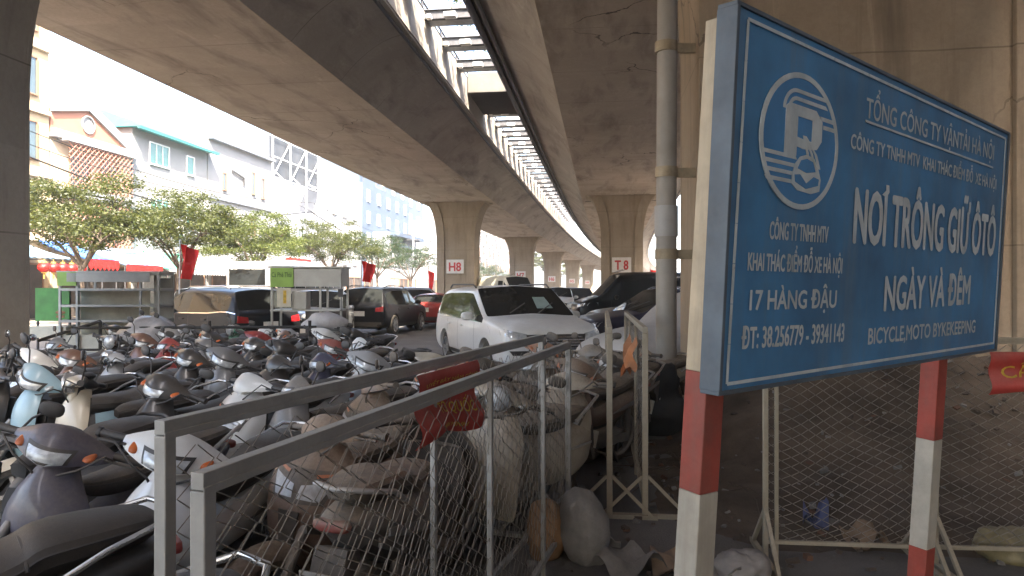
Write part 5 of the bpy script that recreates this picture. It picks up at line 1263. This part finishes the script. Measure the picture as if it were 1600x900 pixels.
letter('KHAI THÁC ĐIỂM ĐỖ XE HÀ NỘI', (1168, 422), (1315, 427), (1168, 393), .05)
letter('17 HÀNG ĐẬU', (1171, 484), (1306, 480), (1171, 452), .06)
letter('ĐT: 38.256779 - 39341143', (1158, 545), (1318, 533), (1158, 510), .05)
# round emblem: ring, letter P with three bands, a small car on a road
cx, cz_ = bp(1251, 222); l_, r__ = bp(1190, 215), bp(1312, 232); t__, b__ = bp(1250, 115), bp(1252, 330)
EW, EH = (r__[0]-l_[0])/2, (t__[1]-b__[1])/2
def ez(x, z): return (cx+x*EW, OZ+cz_+z*EH)
def flat(b, poly, t=.004, mi=0):
    pts = [ez(*p) for p in poly]
    b.prism(pts, (0, -.0005, 0), (1, 0, 0), (0, 0, 1), (0, -t, 0), mi)
def ringpoly(b, ro, ri, cxx=0., czz=0., a0=0, a1=360, n=48, sx=1., sz=1., t=.004, mi=0):
    for k in range(n):
        p, q = R(a0+(a1-a0)*k/n), R(a0+(a1-a0)*(k+1)/n)
        flat(b, [(cxx+sx*ro*math.cos(p), czz+sz*ro*math.sin(p)), (cxx+sx*ro*math.cos(q), czz+sz*ro*math.sin(q)), (cxx+sx*ri*math.cos(q), czz+sz*ri*math.sin(q)), (cxx+sx*ri*math.cos(p), czz+sz*ri*math.sin(p))], t, mi)
M['emblem_blue'] = mat('emblem_blue', (.05, .215, .46), .45, var=.2, scale=4, dust=.1)
b = MB(); flat(b, [(.95*math.cos(R(7.5*k)), .95*math.sin(R(7.5*k))) for k in range(48)], .002); em = obj('emblem', b, M['emblem_blue'], sg_, smooth=False)
b = MB(); ringpoly(b, 1.0, .92); obj('ring', b, M['sign_white'], em, smooth=False)
b = MB()
flat(b, [(-.42, -.22), (-.12, -.22), (-.12, .08), (-.12, .40), (-.34, .52), (-.42, .46)])          # stem and bowl of the P
flat(b, [(-.34, .52), (-.12, .36), (.26, .36), (.34, .52)]); flat(b, [(.26, .36), (.26, .02), (.40, -.06), (.52, .08), (.52, .38), (.34, .52)])
flat(b, [(-.12, .06), (.08, .04), (.26, .04), (.40, -.06), (.05, -.10), (-.12, -.08)])
obj('letter_p', b, M['sign_white'], em, smooth=False)
b = MB()
for q, w_ in ((0, .055), (.115, .055)):
    for k in range(10):
        a0, a1 = R(180-9*k), R(171-9*k); ro, ri = .33-q, .33-q-w_
        flat(b, [(-.16+ro*math.cos(a0), .42+ro*math.sin(a0)), (-.16+ro*math.cos(a1), .42+ro*math.sin(a1)), (-.16+ri*math.cos(a1), .42+ri*math.sin(a1)), (-.16+ri*math.cos(a0), .42+ri*math.sin(a0))])
    zz = .42+.33-q
    flat(b, [(-.16, zz), (.56-q*.2+.05, zz-.0), (.66-q*.1, zz-w_), (-.16, zz-w_)])
flat(b, [(.45, .46), (.83, .46), (.86, .40), (.50, .40)]); flat(b, [(.55, .34), (.88, .34), (.91, .28), (.56, .28)])
for z in (-.22, -.34, -.46, -.58): flat(b, [(-.93+max(0, -z-.3)*.35, z), (-.14, z), (-.10, z-.055), (-.90+max(0, -z-.3)*.4, z-.055)])
obj('band', b, M['sign_white'], em, smooth=False)
b = MB()
for off in (-.07, 0., .07): flat(b, [(.05+off*.3, .10), (.09+off*.3, .10), (.30+off*1.6, -.14), (.38+off*2.0, -.34), (.33+off*2., -.34), (.25+off*1.6, -.14)], .005)
obj('road_stripe', b, M['sign_white'], em, smooth=False)
b = MB()
flat(b, [(-.20, -.50), (-.14, -.34), (-.02, -.22), (.14, -.17), (.34, -.20), (.46, -.34), (.54, -.50), (.52, -.68), (.30, -.74), (-.06, -.72), (-.20, -.64)], .005)
o = obj('car_outline', b, M['sign_white'], em, smooth=False)
b = MB(); flat(b, [(-.08, -.40), (0, -.27), (.14, -.23), (.30, -.26), (.38, -.40), (.15, -.44)], .007); flat(b, [(-.15, -.50), (-.02, -.48), (.15, -.60), (.34, -.48), (.48, -.50), (.46, -.60), (.15, -.68), (-.13, -.60)], .007); obj('car_glass', b, M['emblem_blue'], o, smooth=False)
# posts
for x, rr in ((-1.275, ((2.52, 1.36, 'cream'), (1.36, .96, 'red'), (.96, .36, 'white'), (.36, -.05, 'red'))), (.78, ((2.4, .86, 'red'), (.86, .29, 'white'), (.29, -.05, 'red')))):
    first = None
    for z1, z0, cl in rr:
        b = MB(); b.box((0, 0, (z0+z1)/2), (.092, .092, z1-z0), Matrix.Rotation(R(-6), 3, 'Z')); b.v = [p+Vector((x+(p.z-1.3)*.018, .112, 0)) for p in b.v]
        if first is None: first = obj('post', b, M['post_'+cl], sg_, bevel=.004)
        else: obj('paint_band', b, M['post_'+cl], first, bevel=.004)
b = MB()
for z in (OZ+.45, OZ-.45): b.bar((-1.3, .066, z), (1.3, .066, z), .03, .03)
obj('brace', b, M['sign_edge'], sg_)

# ------------------------------------------------------------------ stalls behind the bikes
M['inox'] = mat('dull_steel_sheet', (.36, .37, .36), .4, .6, var=.15, scale=2, dust=.35)
M['lime'] = mat('lime_panel', (.30, .50, .10), .5, var=.15, scale=4)
M['green_board'] = mat('green_board', (.06, .26, .05), .5, var=.3, scale=3, dust=.1)
M['cream_panel'] = mat('cream_panel', (.60, .57, .46), .5, var=.15, scale=5)
t = thing('shelf_cart', 'steel framed food cart with pale shelves and a small lime sign', 'food cart', (-7.95, 14.2, 0), .04)
b = MB()
for x in (-.95, -.62, .6, .95):
    for y in (-.32, .32): b.box((x, y, 1.0), (.04, .04, 1.9))
for z in (.35, 1.0, 1.30, 1.62, 1.93):
    for y in (-.32, .32): b.box((0, y, z), (1.94, .045, .045))
    for x in (-.95, .95): b.box((x, 0, z), (.045, .6, .045))
obj('frame', b, M['inox'], t)
for z in (.98, 1.28, 1.60): b = MB(); b.box((0, 0, z), (1.86, .6, .02)); obj('shelf', b, M['inox'], t)
b = MB(); b.box((-.2, .30, 1.1), (1.4, .015, 1.0)); obj('back_panel', b, M['cream_panel'], t)
b = MB(); b.box((.76, .30, 1.2), (.36, .02, 1.3)); obj('side_panel', b, M['inox'], t)
b = MB(); b.box((0, 0, 1.97), (2.0, .72, .03)); b.box((0, -.36, 1.86), (1.6, .01, .18)); obj('roof', b, M['inox'], t)
b = MB(); b.box((-.80, -.35, 1.83), (.36, .03, .27)); obj('sign_panel', b, M['lime'], t)
b = MB(); b.box((0, 0, .55), (1.8, .58, .34)); obj('cabinet', b, M['cream_panel'], t)
t = thing('menu_board', 'green board standing between the left pillar and the shelf cart', 'board', (-9.2, 14.1, 0), .05)
b = MB(); b.box((0, 0, 1.32), (.66, .03, .66)); obj('panel', b, M['green_board'], t)
b = MB()
for x in (-.31, .31): b.box((x, .04, .8), (.035, .035, 1.6))
b.box((0, .04, .6), (.62, .03, .03)); obj('frame', b, M['steel_dark'], t)
b = MB(); b.ell((.16, -.02, 1.16), (.10, .006, .04), 12, 6); b.box((.16, -.02, 1.08), (.16, .006, .05)); obj('food_picture', b, mat('food_brown', (.25, .12, .05), .6, var=.4, scale=20), t)
b = MB(); b.box((0, -.1, .78), (.8, .3, .22)); obj('crate', b, M['cream_panel'], t)
t = thing('coffee_stall', 'grey steel coffee stall with lime green name panel and yellow notice', 'stall', (-4.15, 14.5, 0), 0)
b = MB()
for x in (-.70, .70, .28):
    for y in (-.28, .28): b.box((x, y, 1.03), (.04, .04, 2.06))
obj('frame', b, M['inox'], t)
b = MB(); b.box((.20, -.30, 1.86), (1.02, .03, .36)); b.box((.71, 0, 1.86), (.03, .6, .36)); b.box((0, .30, 1.86), (1.42, .03, .36)); b.box((0, 0, 2.07), (1.52, .7, .03)); obj('canopy', b, M['inox'], t)
b = MB(); b.box((0, -.05, 1.20), (1.40, .70, .035)); obj('counter', b, M['inox'], t)
b = MB(); b.box((.32, 0, .60), (.70, .54, 1.16)); obj('cabinet', b, mat('dark_cabinet', (.055, .05, .055), .5, var=.2, dust=.2), t, bevel=.01)
b = MB(); b.box((-.48, -.33, 1.88), (.46, .03, .42)); pl = obj('name_panel', b, M['lime'], t)
q = MB(); text_mesh(q, 'Cà Phê Thái', (-.68, -.352, 1.87), (1, 0, 0), (0, 0, 1), .40, .10, (0, -1, 0), bold=.01); obj('lettering', q, mat('dark_green_letter', (.05, .10, .03), .6), pl, smooth=False)
b = MB(); b.box((-.44, -.33, 1.46), (.28, .02, .38)); pl = obj('notice', b, M['cream_panel'], t); b = MB(); b.box((-.42, -.345, 1.47), (.06, .006, .26)); obj('notice_mark', b, M['yellow'], pl)
b = MB(); b.box((-.16, -.1, 1.40), (.30, .3, .36)); obj('glass_case', b, M['inox'], t, bevel=.01)
t = thing('pole', 'thin grey post standing right of the coffee stall', 'post', (-3.45, 14.2, 0)); b = MB(); b.tube([(0, 0, 0), (0, 0, 1.95)], .022, 10); b.lathe([(.12, 0), (.12, .02), (.03, .04)], n=14); obj('shaft', b, M['inox'], t); b = MB(); b.box((0, -.03, 1.55), (.10, .02, .16)); obj('bracket', b, M['steel_dark'], t)
# black rail across the back of the bikes
t = thing('rail_barrier', 'black steel rail running behind the bikes with one slanting brace', 'rail', (-6.2, 10.6, 0), R(4))
b = MB(); b.tube([(-.4, 0, 1.05), (3.2, 0, 1.05)], .022, 8); b.tube([(-.4, 0, .72), (3.2, 0, .72)], .018, 8); obj('rail', b, M['black'], t)
for x in (0, 1.6, 3.1):
    b = MB(); b.tube([(x, 0, 0), (x, 0, 1.15)], .025, 8); obj('post', b, M['black'], t)
b = MB(); b.tube([(0, 0, 1.15), (-1.0, .2, .85)], .025, 8); obj('brace', b, M['black'], t)
# cloth over a bike, helmets
def drape(name, label, cat, c, rr, m, seed):
    g = MB(); g.ell((0, 0, 0), rr, 28, 16); g.v = [p*(1+.22*noise.noise(p*6+Vector((seed, 0, 0))))+Vector((0, 0, -.3*rr[2]*(p.x/rr[0])**2)) for p in g.v]
    o = obj(name, g, m, ang=80); o.location = c; return tag(o, label, cat)
M['rag'] = mat('pale_cloth', (.50, .50, .52), .9, var=.2, dust=.3)
drape('cloth', 'crumpled pale cloth thrown over a bike below the coffee stall', 'cloth', (-2.98, 11.2, 1.12), (.36, .26, .15), M['rag'], 3)
drape('rain_cover', 'grey plastic rain cover over a bike beneath the shelf cart', 'cover', (-5.6, 10.9, .98), (.46, .32, .24), mat('grey_plastic_sheet', (.33, .34, .37), .3, var=.2, dust=.3), 5)

# ------------------------------------------------------------------ sacks, rubbish, dirt
M['sack'] = mat('dirty_sack', (.22, .21, .20), .7, var=.35, scale=5, dust=.5, bump=.4, bscale=18)
def lump(name, label, cat, c, rr, m, seed, amp=.25, f=3.5):
    g = MB(); g.ell((0, 0, 0), rr, 48, 30); g.v = [p*(1+amp*noise.noise(p*f+Vector((seed, seed*2, 0)))+amp*.5*abs(noise.noise(p*f*2.3+Vector((seed, 0, 5))))+amp*.35*abs(noise.noise(p*f*5+Vector((seed, 3, 5))))) for p in g.v]
    o = obj(name, g, m, ang=70); o.location = c; return tag(o, label, cat)
lump('sack', 'bulging grey plastic sack on the ground at the end of the nearest barrier', 'sack', (.43, 4.28, .19), (.15, .17, .24), M['sack'], 2)
lump('sack', 'small orange brown sack squeezed behind the barrier end', 'sack', (.20, 4.35, .15), (.12, .14, .18), mat('brown_sack', (.30, .16, .07), .8, var=.3, dust=.5), 4)
lump('sack', 'pale plastic bag at the foot of the left sign post', 'bag', (1.30, 3.98, .07), (.14, .12, .10), mat('pale_bag', (.26, .235, .22), .5, var=.35, dust=.35), 6, .4, 5)
def sheetbit(name, label, cat, c, s, m, seed, lift=.18):
    g = MB(); n = 10; r_ = random.Random(seed)
    def pz(u, v):
        p = Vector(((u-.5)*s, (v-.5)*s*.8, .02+lift*.7*max(0, noise.noise(Vector((u*1.7+seed, v*1.7, 0)))+.12)+.035*abs(noise.noise(Vector((u*6, v*6, seed))))))
        return p
    a = [[pz(i/n, j/n) for i in range(n+1)] for j in range(n+1)]
    g.loft(a, closed=False, cap=False); g.loft([[p+Vector((0, 0, -.006)) for p in r2] for r2 in a], closed=False, cap=False)
    o = obj(name, g, m, ang=70); o.location = c; o.rotation_euler.z = r_.uniform(0, 6); return tag(o, label, cat)
CB = mat('cardboard', (.24, .155, .095), .85, var=.25, dust=.3)
sheetbit('cardboard', 'crumpled brown cardboard on the ground left of the sign post', 'cardboard', (.96, 4.15, 0), .34, CB, 3, .28)
sheetbit('plastic_sheet', 'grey crumpled plastic sheet lying before the crossed barrier feet', 'litter', (.66, 4.15, 0), .42, M['sack'], 7, .3)
sheetbit('paper', 'pale torn paper beside the brown cardboard', 'paper', (1.16, 4.0, 0), .28, mat('dirty_paper', (.48, .45, .40), .8, var=.25, dust=.3), 9, .35)
sheetbit('plastic_sheet', 'blue plastic scrap inside the right hand mesh panel', 'litter', (2.05, 4.75, .03), .16, mat('blue_scrap', (.03, .05, .15), .5, var=.3, dust=.3), 11, .35)
sheetbit('cardboard', 'flattened tan cardboard among the rubbish behind the mesh panel', 'cardboard', (2.25, 4.5, .0), .26, CB, 13, .3)
lump('plastic_bag', 'yellow and white plastic bag near the right edge', 'bag', (3.05, 4.3, .07), (.20, .14, .12), mat('yellow_bag', (.22, .18, .09), .5, var=.4, scale=9, dust=.3), 8, .4, 5)
lump('plastic_bundle', 'black lump standing in for the shadowed hole at the foot of the drain pipe', 'bundle', (1.62, 8.1, .3), (.34, .30, .46), M['black'], 14, .35, 4)  # black lump added where there is only a shadowed hole behind the pipe
# earth bank and loose rubbish in front of the near pillar
g = MB(); nx, ny = 60, 40; x0, x1, y0, y1 = .9, 8.5, 4.2, 8.7
vs_ = []
for j in range(ny+1):
    for i in range(nx+1):
        x, y = x0+(x1-x0)*i/nx, y0+(y1-y0)*j/ny
        e = min(1, (x-x0)/1.3)*min(1, (y-y0)/.9)*min(1, (x1-x)/1.0)
        h = e*(.06+.85*min(1, max(0, (y-4.9)/2.6))**1.3*min(1, max(0, (x-1.75)/1.3)))+e*.10*noise.noise(Vector((x*1.6, y*1.6, 0)))+e*.04*noise.noise(Vector((x*6, y*6, 2)))
        vs_.append((x, y, h-.012))
g.add(vs_, [(j*(nx+1)+i, j*(nx+1)+i+1, (j+1)*(nx+1)+i+1, (j+1)*(nx+1)+i) for j in range(ny) for i in range(nx)])
struct('earth_bank', g, M['earth'], ang=80)
g = MB(); rl = random.Random(5)
for _ in range(420):
    if rl.random() < .7: x, y = rl.uniform(1.2, 5.5), rl.uniform(4.1, 7.5)
    else: x, y = rl.uniform(-.2, 1.7), rl.uniform(4.0, 8.5)
    s = rl.uniform(.008, .038); e = min(1, max(0, (x-.9)/1.3))*min(1, max(0, (y-4.2)/.9)); z = e*(.06+.85*min(1, max(0, (y-4.9)/2.6))**1.3*min(1, max(0, (x-1.75)/1.3)))
    g.box((x, y, z+s*.3), (s*rl.uniform(.7, 2.2), s*rl.uniform(.6, 1.5), s*rl.uniform(.3, .9)), Euler((rl.uniform(-.5, .5), rl.uniform(-.5, .5), rl.uniform(0, 6))).to_matrix(), rl.choice((0, 0, 0, 1, 2, 3)))
o = obj('rubble', g, [mat('rubble_brown', (.09, .068, .052), .9, var=.3), mat('rubble_grey', (.15, .14, .13), .9, var=.3), mat('rubble_white', (.20, .185, .17), .8, var=.2), mat('rubble_rust', (.13, .07, .045), .9, var=.3)], smooth=False)
tag(o, 'loose stones, scraps and rubbish strewn over the earth', 'rubble', kind='stuff')
g = MB()
for k in range(26):
    a_ = rl.uniform(0, 6.28); x, y = rl.uniform(1.1, 1.9), rl.uniform(5.4, 6.8); L_ = rl.uniform(.2, .5)
    g.tube([(x, y, .03), (x+math.cos(a_)*L_*.5, y+math.sin(a_)*L_*.5, rl.uniform(.04, .14)), (x+math.cos(a_)*L_, y+math.sin(a_)*L_, .04)], [.008, .006, .003], 5)
tag(obj('dry_twigs', g, M['bark']), 'heap of dry twigs on the ground by the near pillar', 'twigs', kind='stuff')

# ------------------------------------------------------------------ the air: warm city haze over the lot and street
g = MB(); g.box((-10, 250, 19), (520, 780, 40.4))
hz = obj('haze', g, bpy.data.materials.new('haze'), smooth=False); hz['kind'] = 'stuff'; hz['label'] = 'thin warm city haze hanging over the street and car park'
hm = hz.data.materials[0]; hm.use_nodes = True; nt = hm.node_tree
nt.nodes.remove(nt.nodes['Principled BSDF'])
pv_ = nn(nt, 'ShaderNodeVolumePrincipled'); pv_.inputs['Color'].default_value = (.93, .92, .90, 1); pv_.inputs['Density'].default_value = .0010; pv_.inputs['Anisotropy'].default_value = .3
nt.links.new(pv_.outputs[0], nt.nodes['Material Output'].inputs['Volume'])
sc.cycles.volume_bounces = 1
